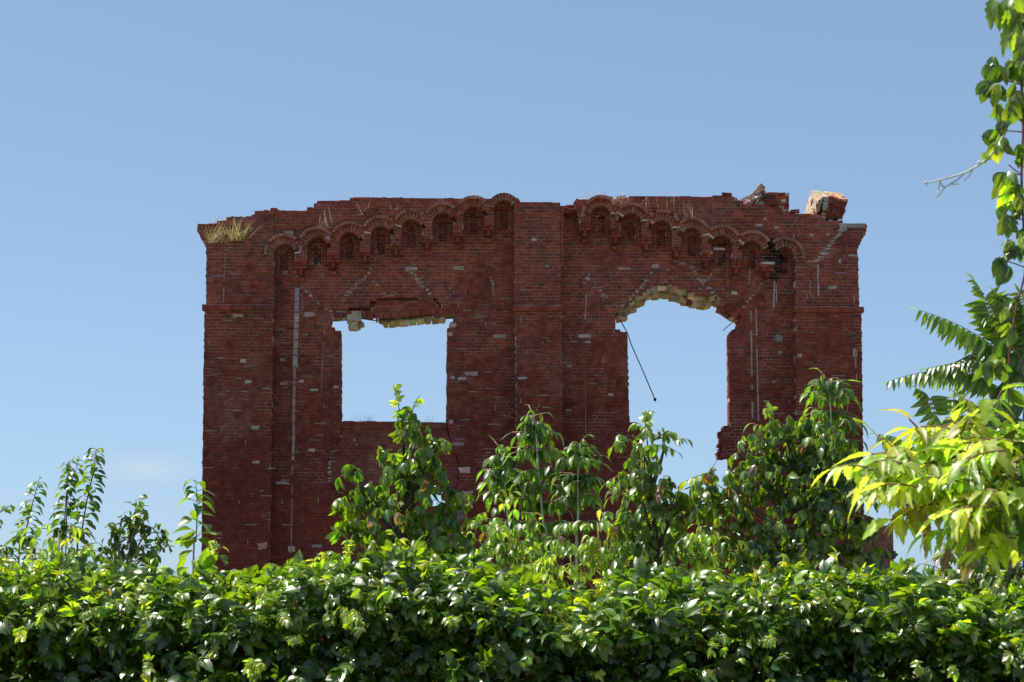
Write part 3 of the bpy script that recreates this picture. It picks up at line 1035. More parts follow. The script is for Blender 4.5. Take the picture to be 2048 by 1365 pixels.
for (x0, y0, x1, y1, th, c) in ((1482, 404, 1526, 381, .05, (.55, .44, .37)), (1486, 407, 1524, 386, .05, (.36, .2, .15)), (1490, 409, 1522, 392, .045, (.58, .50, .43)),
                                (1496, 411, 1520, 398, .06, (.30, .14, .1)), (1508, 412, 1517, 402, .03, (.6, .54, .46)), (1483, 409, 1512, 412, .05, (.36, .24, .2))):
    w0 = random.uniform(-.42, -.34)
    for k in range(3):
        t0, t1 = k / 3, (k + 1) / 3 - .02
        plank(x0 + (x1 - x0) * t0, y0 + (y1 - y0) * t0, x0 + (x1 - x0) * t1, y0 + (y1 - y0) * t1, th, w0 + random.uniform(-.03, .03), w0 + random.uniform(.3, .5),
              tuple(v * random.uniform(.8, 1.15) for v in c))
for _ in range(34):
    tx = random.uniform(1490, 1536)
    top = float(np.interp(tx, (1484, 1526, 1538), (405, 380, 391)))
    ty = random.uniform(top + 4, 412)
    a = loc(tx, ty)
    s_ = random.uniform(.03, .075)
    mb.box(a[0] - s_ * 1.5, a[0] + s_ * 1.3, random.uniform(-.25, -.12), .2, a[1] - s_ * .7, a[1] + s_ * .5, tuple(v * random.uniform(.7, 1.1) for v in random.choice(((.36, .20, .14), (.42, .30, .22), (.56, .47, .39), (.28, .2, .16)))), 0, .02)
plank(1517, 390, 1531, 374, .14, -.3, .2, (.38, .2, .14)); plank(1527, 380, 1534, 392, .06, -.15, .2, (.45, .36, .3))
mb.build("slab", M_STONE, root)


def loose_brick(px, py, wpx, hpx, rot, col, label, w=.1, depth=.12):
    u, z = W(px, py + hpx / 2, w)
    o_w = wall_world(u, w + depth / 2, z)
    mb = MB()
    a, h = wpx * .01115 / 2, hpx * .01115
    mb.box(-a, a, -depth / 2, depth / 2, 0, h, col, 0, .008)
    o = mb.build("loose_brick", M_STONE)
    o.location = o_w
    o.rotation_euler = (random.uniform(-.05, .05), rot, WROT + random.uniform(-.2, .2))
    props(o, label, "brick", "loose bricks lying on the wall top")
    return o


loose_brick(1454, 388.5, 20, 6.2, .07, (.10, .05, .045), "dark loose brick on the wall top just left of the masonry heap", .02)
loose_brick(1436, 393.5, 22, 5, .0, (.13, .06, .05), "flat loose brick under the dark brick left of the masonry heap", .04)
loose_brick(1591, 422, 17, 7, .0, (.22, .075, .05), "red loose brick between the masonry heap and the tilted block", .02)
loose_brick(1242, 394.5, 20, 6, -.16, (.5, .33, .22), "tilted pale loose brick above the second arch right of the middle pilaster", -.04)
loose_brick(1153, 404, 14, 13, .5, (.14, .055, .05), "leaning brick at the broken edge above the first right arch", -.05)
loose_brick(547, 421, 15, 6, .0, (.15, .055, .05), "single brick standing up on the stepped left part of the top", .02)
loose_brick(466, 437, 13, 9, .25, (.08, .045, .04), "rounded dark brick beside the yellow grass at the left corner", -.02)
loose_brick(480, 437, 12, 9, -.3, (.09, .05, .045), "crumbled dark brick right of the yellow grass tufts", -.02)

# ------------------------------------------------------------------ bent rods and wire hanging in the right opening
def rod(name, pts, r, w, label, bob=None, cat="rod"):
    P = [wall_world(*(lambda q: (q[0], w, q[1]))(W(x, y, w))) for x, y in pts]
    root = P[0]
    mb = MB()
    mb.tube([p - root for p in smoothline(P, 4)], [r] * ((len(P) - 1) * 4 + 1), (1, 1, 1), 6)
    if bob:
        import bmesh
        bm = bmesh.new()
        bmesh.ops.create_icosphere(bm, subdivisions=2, radius=bob, matrix=Matrix.Translation(P[-1] - root) @ Matrix.Diagonal((1, 1, 1.15, 1)))
        n = len(mb.v)
        for v in bm.verts: mb.v.append(tuple(v.co)); mb.c.append((1, 1, 1))
        for f in bm.faces: mb.f.append(tuple(n + v.index for v in f.verts)); mb.m.append(0)
        bm.free()
    o = mb.build(name, M_IRON, smooth=True)
    o.location = root
    props(o, label, cat)


rod("bent_rod", [(1233, 630), (1240, 640), (1255, 667), (1263, 690), (1285, 740), (1310, 799)], .013, .5,
    "long bent dark iron rod with a knob hanging in the right opening", .038)
rod("short_rod", [(1484, 625), (1474, 636), (1446, 661)], .010, .55, "short thin rod sticking out at the upper right corner of the right opening")
rod("wire", [(1448, 905), (1439, 914), (1425, 934), (1408, 958), (1385, 985), (1362, 1006)], .007, .5,
    "thin taut wire slanting down below the broken right jamb", None, "wire")

# distant brick pier seen right of the wall foot
pp = at(1752, 1130, 57.5)
pier = empty("brick_pier", (pp.x, 57.5, 0), WROT)
props(pier, "pinkish brick gate pier with a projecting cap right of the ruin's foot", "pier")
mb = MB()
ztop = at(1752, 1055, 57.5).z; zc = at(1752, 1118, 57.5).z
k = 0
while k * CH < ztop:
    x = -.36
    while x < .36:
        L = .24 if k % 2 else .12
        mb.box(x + .004, x + L - .004, -.36, .36, k * CH + .004, (k + 1) * CH - .004, lerp(brick_colour(x, 3, 500, 500), (.30, .17, .14), .6), 0, .002)
        x += L
    mb.box(-.352, .352, -.352, .352, k * CH, (k + 1) * CH, (.3, .25, .22), 1)
    k += 1
mb.build("shaft", [M_BRICK, M_MORTAR], pier)
mb = MB()
for i, (e, h) in enumerate(((.40, .06), (.44, .07), (.40, .05))):
    mb.box(-e, e, -e, e, zc + sum((.06, .07, .05)[:i]) , zc + sum((.06, .07, .05)[:i + 1]) - .002, (.12, .10, .09), 0, .004)
mb.build("cap", M_STONE, pier)

# ------------------------------------------------------------------ leaves
def leaf_template(profile, fold=.22, droop=.25, serr=0.0, curl=0.0):
    """leaf blade along +y, normal +z, length 1; returns verts, faces, midrib flag"""
    n = len(profile)
    V, Fc, mid = [], [], []
    for i, wd in enumerate(profile):
        t = i / (n - 1)
        if serr and 0 < i < n - 1:
            wd = wd * (1 + serr * (1 if i % 2 else -1))
        zc = -droop * t * t
        for x in (-1, -.5, 0, .5, 1):
            zz = zc + abs(x) * wd * fold - curl * wd * x * x
            V.append((x * wd, t, zz)); mid.append(1.0 if x == 0 else 0.0)
    for i in range(n - 1):
        for k in range(4):
            a = i * 5 + k
            Fc.append((a, a + 1, a + 6, a + 5))
    return np.array(V), np.array(Fc), np.array(mid)


def prof(n, peak, wmax, sharp=1.0):
    t = np.linspace(0, 1, n)
    a = peak / (1 - peak)
    w = (t ** (a if a < 1.2 else 1.2)) * ((1 - t) ** sharp)
    w = w / w.max() * wmax
    w[0] = 0.015; w[-1] = 0.004
    return w


TPL = {
    "creeper": leaf_template(prof(10, .50, .265, .9), .34, .42, .07),
    "creeper2": leaf_template(prof(10, .48, .27, .85), .20, .62, .07),
    "lance": leaf_template(prof(11, .38, .19, 1.1), .30, .30, .12),
    "lance2": leaf_template(prof(11, .42, .24, 1.0), .22, .45, .18),
    "oval": leaf_template(prof(8, .48, .30, .8), .35, .35),
    "heart": leaf_template(np.array([.06, .30, .39, .37, .31, .22, .12, .005]), .28, .35, .05),
    "ailan": leaf_template(prof(8, .30, .155, 1.0), .25, .22),
    "grass": leaf_template(np.array([.02, .022, .02, .016, .01, .003]), .1, .25),
}


class Foliage:
    def __init__(s):
        s.d = {k: [] for k in TPL}

    def add(s, tpl, pos, axis, normal, L, col, ws=1.0):
        s.d[tpl].append((tuple(pos), tuple(axis), tuple(normal), L, col, ws))

    def count(s):
        return sum(len(v) for v in s.d.values())

    def build(s, name, mat, parent=None, extra=None):
        VV, FF, CC, off = [], [], [], 0
        for k, lst in s.d.items():
            if not lst: continue
            V, Fc, mid = TPL[k]
            pos = np.array([l[0] for l in lst]); ax = np.array([l[1] for l in lst], dtype=float); nr = np.array([l[2] for l in lst], dtype=float)
            Ls = np.array([l[3] for l in lst]); col = np.array([l[4] for l in lst]); ws = np.array([l[5] for l in lst])
            ax /= np.linalg.norm(ax, axis=1, keepdims=True) + 1e-9
            sd = np.cross(ax, nr); sd /= np.linalg.norm(sd, axis=1, keepdims=True) + 1e-9
            nr = np.cross(sd, ax)
            N, nv = len(lst), len(V)
            fz = RNG.uniform(.5, 1.5, N)[:, None, None]
            tw = RNG.normal(0, .12, N)[:, None, None]
            P = pos[:, None, :] + Ls[:, None, None] * (V[None, :, 0:1] * ws[:, None, None] * sd[:, None, :] + V[None, :, 1:2] * ax[:, None, :]
                                                       + (V[None, :, 2:3] * fz + tw * V[None, :, 0:1] * V[None, :, 1:2] * 3) * nr[:, None, :])
            c = np.repeat(col[:, None, :], nv, axis=1) * (1 + .35 * mid[None, :, None])
            VV.append(P.reshape(-1, 3)); CC.append(c.reshape(-1, 3))
            FF.append((Fc[None] + (np.arange(N) * nv)[:, None, None] + off).reshape(-1, 4))
            off += N * nv
        VV = np.concatenate(VV); CC = np.concatenate(CC); FF = np.concatenate(FF)
        me = bpy.data.meshes.new(name)
        me.vertices.add(len(VV)); me.vertices.foreach_set("co", VV.astype(np.float32).ravel())
        me.loops.add(len(FF) * 4); me.loops.foreach_set("vertex_index", FF.astype(np.int32).ravel())
        me.polygons.add(len(FF))
        me.polygons.foreach_set("loop_start", np.arange(0, len(FF) * 4, 4, dtype=np.int32))
        me.polygons.foreach_set("use_smooth", np.ones(len(FF), dtype=bool))
        me.materials.append(mat)
        a = me.color_attributes.new("Col", 'FLOAT_COLOR', 'POINT')
        cc = np.ones((len(VV), 4), dtype=np.float32); cc[:, :3] = CC
        a.data.foreach_set("color", cc.ravel())
        me.update(calc_edges=True); me.validate()
        o = bpy.data.objects.new(name, me); COL.objects.link(o)
        if parent is not None:
            o.parent = parent
            me.transform(Matrix.Translation(-parent.location))
        return o


def rv(s=1.0):
    return Vector((random.gauss(0, s), random.gauss(0, s), random.gauss(0, s)))


DOWN = Vector((0, 0, -1)); UPZ = Vector((0, 0, 1))
GREENS = [(.032, .072, .011), (.042, .090, .012), (.024, .058, .011), (.054, .105, .013), (.068, .124, .014)]
TREEG = [(.066, .125, .014), (.082, .145, .015), (.092, .158, .016), (.115, .175, .020), (.050, .105, .013)]
FRESH = [(.075, .135, .014), (.095, .150, .018), (.062, .120, .013)]
LIME = [(.19, .27, .035), (.23, .29, .045), (.15, .24, .03), (.13, .21, .03)]
PALE = [(.16, .20, .06), (.20, .22, .08), (.12, .17, .05)]
BROWN = [(.13, .085, .055), (.17, .12, .085), (.10, .055, .035)]


def pick(pal, v=.2):
    c = random.choice(pal); k = random.uniform(1 - v, 1 + v)
    return tuple(x * k for x in c)


def palmate(fo, pos, out, nrm, L, pal, droop=.45, n=5, tpl=("creeper", "creeper2"), spread=1.0):
    """five-fingered creeper leaf hanging from its stalk tip"""
    out = out.normalized(); nrm = (nrm - out * nrm.dot(out)).normalized()
    sd = out.cross(nrm)
    col = pick(pal)
    angs = {5: (-1.35, -.68, 0, .68, 1.35), 3: (-.85, 0, .85)}[n]
    szs = {5: (.68, .92, 1.05, .92, .68), 3: (.85, 1.05, .85)}[n]
    for a, s_ in zip(angs, szs):
        a = a * spread + random.gauss(0, .1)
        ax = out * math.cos(a) + sd * math.sin(a)
        ax = (ax + DOWN * droop * random.uniform(.5, 1.5) + rv(.08)).normalized()
        nn = nrm + rv(.22) + ax * .1
        fo.add(random.choice(tpl), pos + ax * .004, ax, nn, L * s_ * random.uniform(.85, 1.12), tuple(c * random.uniform(.88, 1.12) for c in col), random.uniform(.85, 1.15))


def pinnate(fo, mb, pos, out, L, leaflet, pal, pairs=2, droop=.9, tpl=("lance", "lance2"), stem=(.20, .16, .08), wsc=1.0):
    """ash-leaved maple leaf: a stalk with hanging leaflets in pairs and one at the end"""
    out = out.normalized()
    col = pick(pal)
    pts = [pos]
    d = out.copy()
    steps = pairs + 1
    for i in range(steps):
        d = (d + DOWN * .16 + rv(.05)).normalized()
        pts.append(pts[-1] + d * (L / steps))
    if mb is not None:
        mb.tube(pts, [.0022] * len(pts), stem, 4)
    sd = out.cross(UPZ)
    sd = sd.normalized() if sd.length > .05 else Vector((1, 0, 0))
    for i in range(1, steps):
        for sg in (-1, 1):
            ax = (out * .5 + sd * sg * .8 + DOWN * droop * random.uniform(.7, 1.4) + rv(.12)).normalized()
            nn = UPZ + out * .5 + sd * sg * .35 + rv(.3)
            fo.add(random.choice(tpl), pts[i], ax, nn, leaflet * random.uniform(.8, 1.1), tuple(c * random.uniform(.85, 1.15) for c in col), wsc * random.uniform(.85, 1.2))
    ax = (out + DOWN * droop * random.uniform(.5, 1.1) + rv(.1)).normalized()
    fo.add(random.choice(tpl), pts[-1], ax, UPZ + out * .6 + rv(.25), leaflet * 1.15, tuple(c * random.uniform(.85, 1.15) for c in col), 1.1 * wsc)


def blob_points(blobs, Y, density, leafpx, squash=1.0):
    """random points in ellipsoidal clumps given in photo pixels at depth Y; yields (pos, outward)"""
    k = Y / FPX
    for (cx, cy, rx, ry) in blobs:
        c = at(cx, cy, Y)
        n = max(2, int(density * math.pi * rx * ry / (leafpx * leafpx)))
        rd = (rx + ry) / 2 * squash
        off = random.uniform(-.25, .25) * rd * k
        for _ in range(n):
            v = rv().normalized()
            r = random.uniform(.35, 1.0) ** .5
            p = c + Vector((v.x * rx * k * r, v.y * rd * k * r + off, v.z * ry * k * r))
            yield p, Vector((v.x, v.y, v.z)), c


def stem_tree(mb, base, crowns, r0, col, n=3):
    """trunk from the ground and limbs up into the crown clumps"""
    crowns = sorted(crowns, key=lambda p: p.z)
    top = crowns[-1]
    mid = base.lerp(top, .5) + rv(.04)
    line = smoothline([base, mid, top], 8)
    mb.tube(line, [max(.004, r0 * (1 - i / (len(line))) ) for i in range(len(line))], col, 7)
    for c in crowns[:-1]:
        h = max(.2, c.z - .35)
        j = min(range(len(line)), key=lambda i: abs(line[i].z - h))
        a = line[j]
        m = a.lerp(c, .5) + Vector((0, 0, .04)) + rv(.02)
        L = smoothline([a, m, c], 5)
        mb.tube(L, [max(.003, r0 * .45 * (1 - i / len(L))) for i in range(len(L))], col, 5)


def plant_root(name, px, Y, label, cat, group=None, z=0.0):
    p = at(px, 1000, Y)
    o = empty(name, (p.x, Y, z))
    return props(o, label, cat, group), Vector((p.x, Y, z))


def build_stem(mb, name, root):
    o = mb.build(name, M_BARK, root, smooth=True)
    o.data.transform(Matrix.Translation(-root.location))
    return o


# ------------------------------------------------------------------ the creeper hedge in front
HTOP = [(-200, 1150), (0, 1150), (60, 1150), (130, 1140), (250, 1165), (330, 1150), (400, 1150), (470, 1148), (530, 1150), (580, 1125), (640, 1118), (720, 1122), (800, 1108), (880, 1120),
        (960, 1130), (1040, 1152), (1100, 1170), (1200, 1165), (1300, 1150), (1400, 1162), (1500, 1158), (1560, 1140), (1650, 1145), (1730, 1160), (1800, 1150), (1860, 1165),
        (1950, 1200), (2048, 1180), (2300, 1170)]


def hedge():
    root, b = plant_root("creeper_hedge", 1024, 10.2, "broad sunlit hedge of glossy five-leaved creeper filling the bottom of the photo", "hedge")
    fo = Foliage(); mb = MB()
    hx = [p[0] for p in HTOP]; hy = [p[1] for p in HTOP]
    def top_z(x):
        px = 1024 + FPX * x / 10.25
        return at(1024, float(np.interp(px, hx, hy)), 10.25).z - .03
    def surf(x, s):
        """s 0..1 front (ground to shoulder), 1..2 over the top, 2..3 down the back"""
        zt = top_z(x)
        if s < 1:
            z = s * (zt - .22); y = 9.77 - .55 * (1 - s) + .12 * noise.noise((x * 1.6, z * 2.2, 5))
            n = Vector((0, -1, .35 + .25 * s))
        elif s < 2:
            a = (s - 1) * math.pi
            y = 10.25 - math.cos(a) * .50; z = zt - .22 + math.sin(a) * .24
            n = Vector((0, -math.cos(a), .35 + math.sin(a)))
        else:
            z = (3 - s) * (zt - .22); y = 10.78
            n = Vector((0, 1, .3))
        bump = .07 * noise.noise((x * 2.3, s * 2.5, 1)) + .04 * noise.noise((x * 6, s * 5, 2))
        n.normalize()
        return Vector((x, y, z)) + n * bump, n
    def put(x, s, depth, pal, L, n=5):
        p, nn = surf(x, s)
        p = p - nn * depth
        out = (nn * random.uniform(.3, .9) + DOWN * random.uniform(-.25, .45) + Vector((random.gauss(0, .75), 0, random.gauss(0, .15)))).normalized()
        nrm = (nn * random.uniform(.1, .9) + UPZ * random.uniform(.4, 1.2) + rv(.5)).normalized()
        st = p - (nn * .6 + DOWN * -.3) * random.uniform(.04, .08) + rv(.02)
        palmate(fo, p, out, nrm, L, pal, droop=random.uniform(.0, .4), n=n)
        if depth < .05:
            mb.tube([st, (st + p) / 2 + Vector((0, 0, .008)), p], [.0013] * 3, (.10, .13, .03), 4)
    for _ in range(11500):
        x = random.uniform(-2.75, 2.75); s = random.uniform(.60, 1.72)
        put(x, s, random.uniform(-.02, .16) if random.random() < .75 else random.uniform(.1, .3), GREENS if random.random() < (.88 if s < .95 else .62) else FRESH + LIME[2:3], random.choice((.032, .040, .046, .054, .062, .076)) * random.uniform(.85, 1.1), 5 if random.random() < .8 else 3)
    for _ in range(5200):
        put(random.uniform(-2.75, 2.75), random.uniform(0, .78), random.uniform(0, .55), GREENS, random.uniform(.07, .1))
    for _ in range(1500):
        put(random.uniform(-2.75, 2.75), random.uniform(1.7, 3.0), random.uniform(0, .15), GREENS, random.uniform(.07, .1))
    for _ in range(3400):
        put(random.uniform(-2.75, 2.75), random.uniform(.62, 1.15), random.uniform(.05, .6), GREENS, random.uniform(.06, .09))
    # young pale shoots with small leaves
    for _ in range(110):
        x = random.uniform(-2.4, 2.4); s = random.uniform(.65, 1.5)
        p, nn = surf(x, s)
        d = (nn * .8 + DOWN * random.uniform(-.5, .6) + rv(.3)).normalized()
        q = p
        pts = [p - nn * .05]
        for k in range(random.randint(3, 6)):
            q = q + d * .022; d = (d + DOWN * .12 + rv(.12)).normalized()
            pts.append(q.copy())
            palmate(fo, q, (d + rv(.7)).normalized(), nn + UPZ + rv(.4), random.uniform(.022, .042), LIME if random.random() < .8 else PALE, .3)
        mb.tube(pts, [.0014] * len(pts), (.20, .22, .06), 4)
    # dry bits
    for _ in range(26):
        x = random.uniform(-2.4, 2.4); s = random.uniform(.75, 1.4)
        p, nn = surf(x, s)
        for k in range(2):
            fo.add("creeper2", p + rv(.01), (DOWN + rv(.5)), nn + rv(.5), random.uniform(.03, .05), pick(BROWN), .6)
    fo.build("foliage", M_LEAF, root)
    # woody stems inside
    for k in range(26):
        x = -2.6 + k * .208 + random.uniform(-.05, .05)
        zt = top_z(x)
        pts = [Vector((x, 10.2 + random.uniform(-.1, .1), 0))]
        for j in range(1, 6):
            pts.append(Vector((x + random.uniform(-.12, .12), 10.2 + random.uniform(-.15, .15), (zt - .25) * j / 5)))
        mb.tube(smoothline(pts, 3), [.012 - .0005 * i for i in range(16)], (.09, .065, .045), 5)
    build_stem(mb, "stem", root)


hedge()


# ------------------------------------------------------------------ creeper-covered young trees behind the hedge
def creeper_tree(name, px, Y, blobs, label, cat, pal, L, density=2.6, leafpx=46, dark=(), spikes=(), mixpin=0.0, brown=0.02):
    root, b = plant_root(name, px, Y, label, cat)
    fo = Foliage(); mb = MB()
    centres = [at(bx, by, Y) for bx, by, _, _ in blobs]
    stem_tree(mb, b, centres, .035, (.11, .085, .06))
    for p, o, c in blob_points(blobs, Y, density, leafpx, .9):
        oo = (o + Vector((0, 0, .1))).normalized()
        out = (Vector((o.x, o.y, 0)) * .7 + DOWN * random.uniform(.3, 1.0) + rv(.3)).normalized()
        nrm = (oo + UPZ * random.uniform(.1, .8) + rv(.35)).normalized()
        pl = pal if random.random() > brown else BROWN
        if o.x < -.1 and o.z > -.2 and random.random() < .75: pl = FRESH  # light from the left painted into leaf colours on the left and upper side
        if random.random() < mixpin:
            pinnate(fo, mb, p, (out + UPZ * .4).normalized(), .10, L, pl)
        else:
            palmate(fo, p, out, nrm, L * random.uniform(.75, 1.15), pl, random.uniform(.5, 1.0), 5 if random.random() < .75 else 3)
        if random.random() < .5:
            mb.tube([c.lerp(p, .55), p], [.0022, .0014], (.13, .13, .05), 4)
    for pts, n, Ls in spikes:       # whip tips with small leaves
        line = smoothline([at(x, y, Y) for x, y in pts], 5)
        mb.tube(line, [.0035 * (1 - .6 * i / len(line)) for i in range(len(line))], (.16, .15, .06), 5)
        for i in range(n):
            q = line[int(i / n * (len(line) - 1))]
            palmate(fo, q, rv().normalized() * .8 + UPZ * .2, UPZ + rv(.5), Ls * random.uniform(.7, 1.1), FRESH + LIME[:1], .45, random.choice((3, 5)))
    fo.build("foliage", M_LEAF, root)
    build_stem(mb, "stem", root)


creeper_tree("creeper_covered_tree", 815, 12.6,
             [(806, 822, 24, 20), (818, 852, 38, 34), (800, 895, 46, 38), (838, 905, 40, 40), (880, 882, 22, 12), (803, 945, 68, 42), (862, 950, 48, 45), (702, 945, 30, 20),
              (850, 992, 78, 48), (705, 1005, 40, 30), (770, 1040, 80, 52), (872, 1062, 66, 54), (695, 1062, 32, 28), (800, 1100, 110, 36), (912, 1010, 36, 40), (925, 1085, 24, 40), (745, 985, 40, 34)],
             "dense creeper covered sapling rising to a point in front of the left window", "tree", TREEG, .060, 6.6, 40,
             spikes=[([(800, 830), (795, 800), (786, 768)], 7, .045), ([(820, 850), (828, 810), (840, 790)], 6, .045), ([(850, 880), (885, 880), (905, 888)], 5, .055)])
creeper_tree("creeper_covered_tree", 1300, 13.2,
             [(1292, 850, 26, 20), (1258, 878, 22, 18), (1330, 878, 22, 12), (1288, 905, 42, 34), (1268, 950, 38, 38), (1312, 955, 40, 36), (1352, 985, 42, 28), (1295, 1010, 56, 36),
              (1392, 1005, 38, 24), (1268, 1060, 52, 44), (1330, 1050, 50, 40), (1240, 1100, 40, 40), (1310, 1105, 70, 40)],
             "slim leafy sapling hung with creeper in front of the right window's left jamb", "tree", TREEG + FRESH, .055, 6.5, 38,
             spikes=[([(1290, 860), (1292, 835), (1300, 818)], 6, .055), ([(1310, 880), (1335, 862), (1348, 868)], 5, .05)], mixpin=.25)
creeper_tree("leafy_bush", 1560, 12.8,
             [(1556, 850, 42, 22), (1600, 850, 44, 30), (1650, 880, 50, 44), (1690, 930, 40, 50), (1500, 890, 46, 30), (1570, 890, 62, 34), (1632, 905, 46, 36), (1432, 968, 52, 36), (1510, 950, 70, 48), (1600, 960, 76, 50), (1680, 985, 48, 50),
              (1460, 1020, 60, 48), (1560, 1035, 92, 62), (1660, 1045, 74, 56), (1722, 1070, 42, 50), (1500, 1100, 90, 44), (1620, 1105, 96, 44), (1728, 1115, 36, 30), (1410, 1010, 30, 20)],
             "large dark creeper bush in front of the ruin's right corner", "bush", GREENS + TREEG, .058, 8.0, 40,
             spikes=[([(1545, 850), (1540, 825), (1530, 812)], 5, .06)], brown=.05, mixpin=.08)


# ------------------------------------------------------------------ ash-leaved maple saplings with pale straight stems
def maple_sapling(px, Y, stem_px, nodes, label, pal=None, arm=55, leaflet=.070, stemcol=(.58, .58, .50), r=.0105, below=0):
    root, b = plant_root("maple_sapling", px, Y, label, "sapling", "pale stemmed saplings before the brick wall")
    fo = Foliage(); mb = MB()
    k = Y / FPX
    line = smoothline([Vector((b.x, Y, 0))] + [at(x, y, Y) for x, y in stem_px], 6)
    n = len(line)
    mb.tube(line, [r * (1 - .7 * i / n) for i in range(n)], stemcol, 6)
    zz = [p.z for p in line]
    for j, (y, a) in enumerate(nodes):
        z = at(1024, y, Y).z
        i = min(range(n), key=lambda q: abs(zz[q] - z))
        p = line[i]
        yaw = random.uniform(-.5, .5)
        for sg in (-1, 1):
            for q in range(4):
                yw = yaw + q * .75 - .6 + random.uniform(-.3, .3)
                out = Vector((sg * math.cos(yw), math.sin(yw), random.uniform(.15, .5)))
                pinnate(fo, mb, p, out, a * k * random.uniform(.8, 1.1) * .8, leaflet * random.uniform(.85, 1.1), pal or (GREENS[1:] + FRESH), pairs=random.choice((2, 2, 3)), droop=1.2, stem=(.32, .30, .18))
    # tuft at the tip
    for _ in range(5):
        pinnate(fo, mb, line[-1], (rv(.8) + UPZ * .6), 28 * k, leaflet * .75, FRESH, 1, 1.0, stem=(.32, .30, .18))
    fo.build("foliage", M_LEAF2, root)
    build_stem(mb, "stem", root)


maple_sapling(1090, 14.0, [(1095, 1140), (1086, 1040), (1077, 940), (1072, 870), (1067, 832)], [(845, 26), (868, 62), (905, 70), (940, 66), (968, 74), (1005, 80), (1045, 70), (1090, 70)],
              "tallest pale stemmed sapling in front of the middle pilaster")
maple_sapling(1016, 14.1, [(1020, 1140), (1014, 1020), (1009, 960), (1004, 905)], [(912, 34), (938, 58), (960, 56), (990, 60), (1040, 60), (1085, 60)],
              "short pale stemmed sapling left of the middle pilaster", arm=50)
maple_sapling(1156, 13.9, [(1153, 1140), (1156, 1040), (1156, 950), (1159, 888)], [(898, 30), (918, 64), (945, 56), (968, 66), (1000, 68), (1050, 62), (1095, 60)],
              "pale stemmed sapling right of the middle pilaster, second in height")
maple_sapling(1664, 13.6, [(1668, 1080), (1666, 980), (1664, 880), (1660, 800), (1656, 760)], [(768, 50), (795, 64), (820, 70), (850, 72), (885, 72), (925, 72), (975, 70)],
              "pale stemmed sapling rising out of the dark bush by the ruin's right pilaster", pal=FRESH + GREENS[3:])
maple_sapling(1920, 13.4, [(1915, 1090), (1918, 960), (1917, 860), (1915, 792)], [(805, 34), (830, 44), (860, 48), (890, 52), (930, 55), (980, 55)],
              "yellowish sapling among the long fronds at the right side", pal=PALE + FRESH + LIME)


# ------------------------------------------------------------------ low shrubs of drooping maple leaves
def maple_shrub(name, px, Y, blobs, label, pal, leaflet=.056, density=5.6, leafpx=42, brown=.03, group=None, tpl=("lance", "lance2"), cat="shrub"):
    root, b = plant_root(name, px, Y, label, cat, group)
    fo = Foliage(); mb = MB()
    centres = [at(bx, by, Y) for bx, by, _, _ in blobs]
    for q in range(max(2, len(centres) // 2)):
        sub = [c for c in centres if random.random() < .6] or centres
        stem_tree(mb, b + Vector((random.uniform(-.2, .2), random.uniform(-.1, .1), 0)), sub, .014, (.24, .22, .15))
    for p, o, c in blob_points(blobs, Y, density, leafpx):
        out = (Vector((o.x, o.y, .25)) + rv(.3)).normalized()
        pl = pal if random.random() > brown else BROWN
        pinnate(fo, mb, p, out, leaflet * 1.5, leaflet * random.uniform(.8, 1.15), pl, random.choice((1, 2, 2)), 1.2, tpl)
    fo.build("foliage", M_LEAF2, root)
    build_stem(mb, "stem", root)


maple_shrub("maple_shrub", 985, 13.6, [(1000, 1040, 46, 44), (960, 1095, 36, 44), (1030, 1085, 50, 50), (1000, 1130, 80, 34), (1070, 1105, 46, 44), (1080, 1140, 50, 30)], "yellow green drooping shrub at the foot of the middle pilaster, left of the pale stems", FRESH + LIME, group="drooping maple shrubs")
maple_shrub("maple_shrub", 1190, 13.3, [(1150, 1105, 60, 40), (1215, 1075, 50, 48), (1220, 1125, 80, 40), (1120, 1130, 56, 34), (1195, 1045, 34, 28), (1270, 1110, 50, 40)], "bright straw coloured shrub right of the pale stemmed saplings", LIME + LIME + FRESH[:2] + [(.27, .30, .08)], group="drooping maple shrubs", brown=.03)
maple_shrub("maple_shrub", 1400, 13.8, [(1370, 1075, 64, 44), (1430, 1095, 60, 48), (1350, 1120, 80, 36), (1460, 1125, 70, 34), (1330, 1060, 40, 30)], "straw yellow drooping shrub below the right window opening", LIME + LIME + FRESH[:2] + [(.27, .30, .08)], group="drooping maple shrubs", brown=.03)
maple_shrub("maple_shrub", 1960, 12.4, [(1945, 1120, 56, 52), (2005, 1110, 56, 60), (1985, 1165, 80, 40), (2060, 1120, 50, 60), (1895, 1150, 34, 26), (2040, 1040, 40, 40), (1930, 1165, 70, 36), (2020, 1190, 90, 30), (1900, 1185, 60, 24)], "shrub of drooping yellowing leaves with brown tips at the lower right edge", PALE + FRESH + GREENS[3:], .066, 6.5, brown=.10, group="drooping maple shrubs")
maple_shrub("maple_shrub", 118, 12.2, [(118, 1065, 28, 24), (105, 1095, 40, 30), (140, 1110, 36, 30), (125, 1135, 60, 26), (60, 1130, 40, 24), (178, 1130, 30, 24)], "bright lime green shrub among the slender shoots at the left", LIME + FRESH, .06, 4.5, 44, 0, group="drooping maple shrubs")


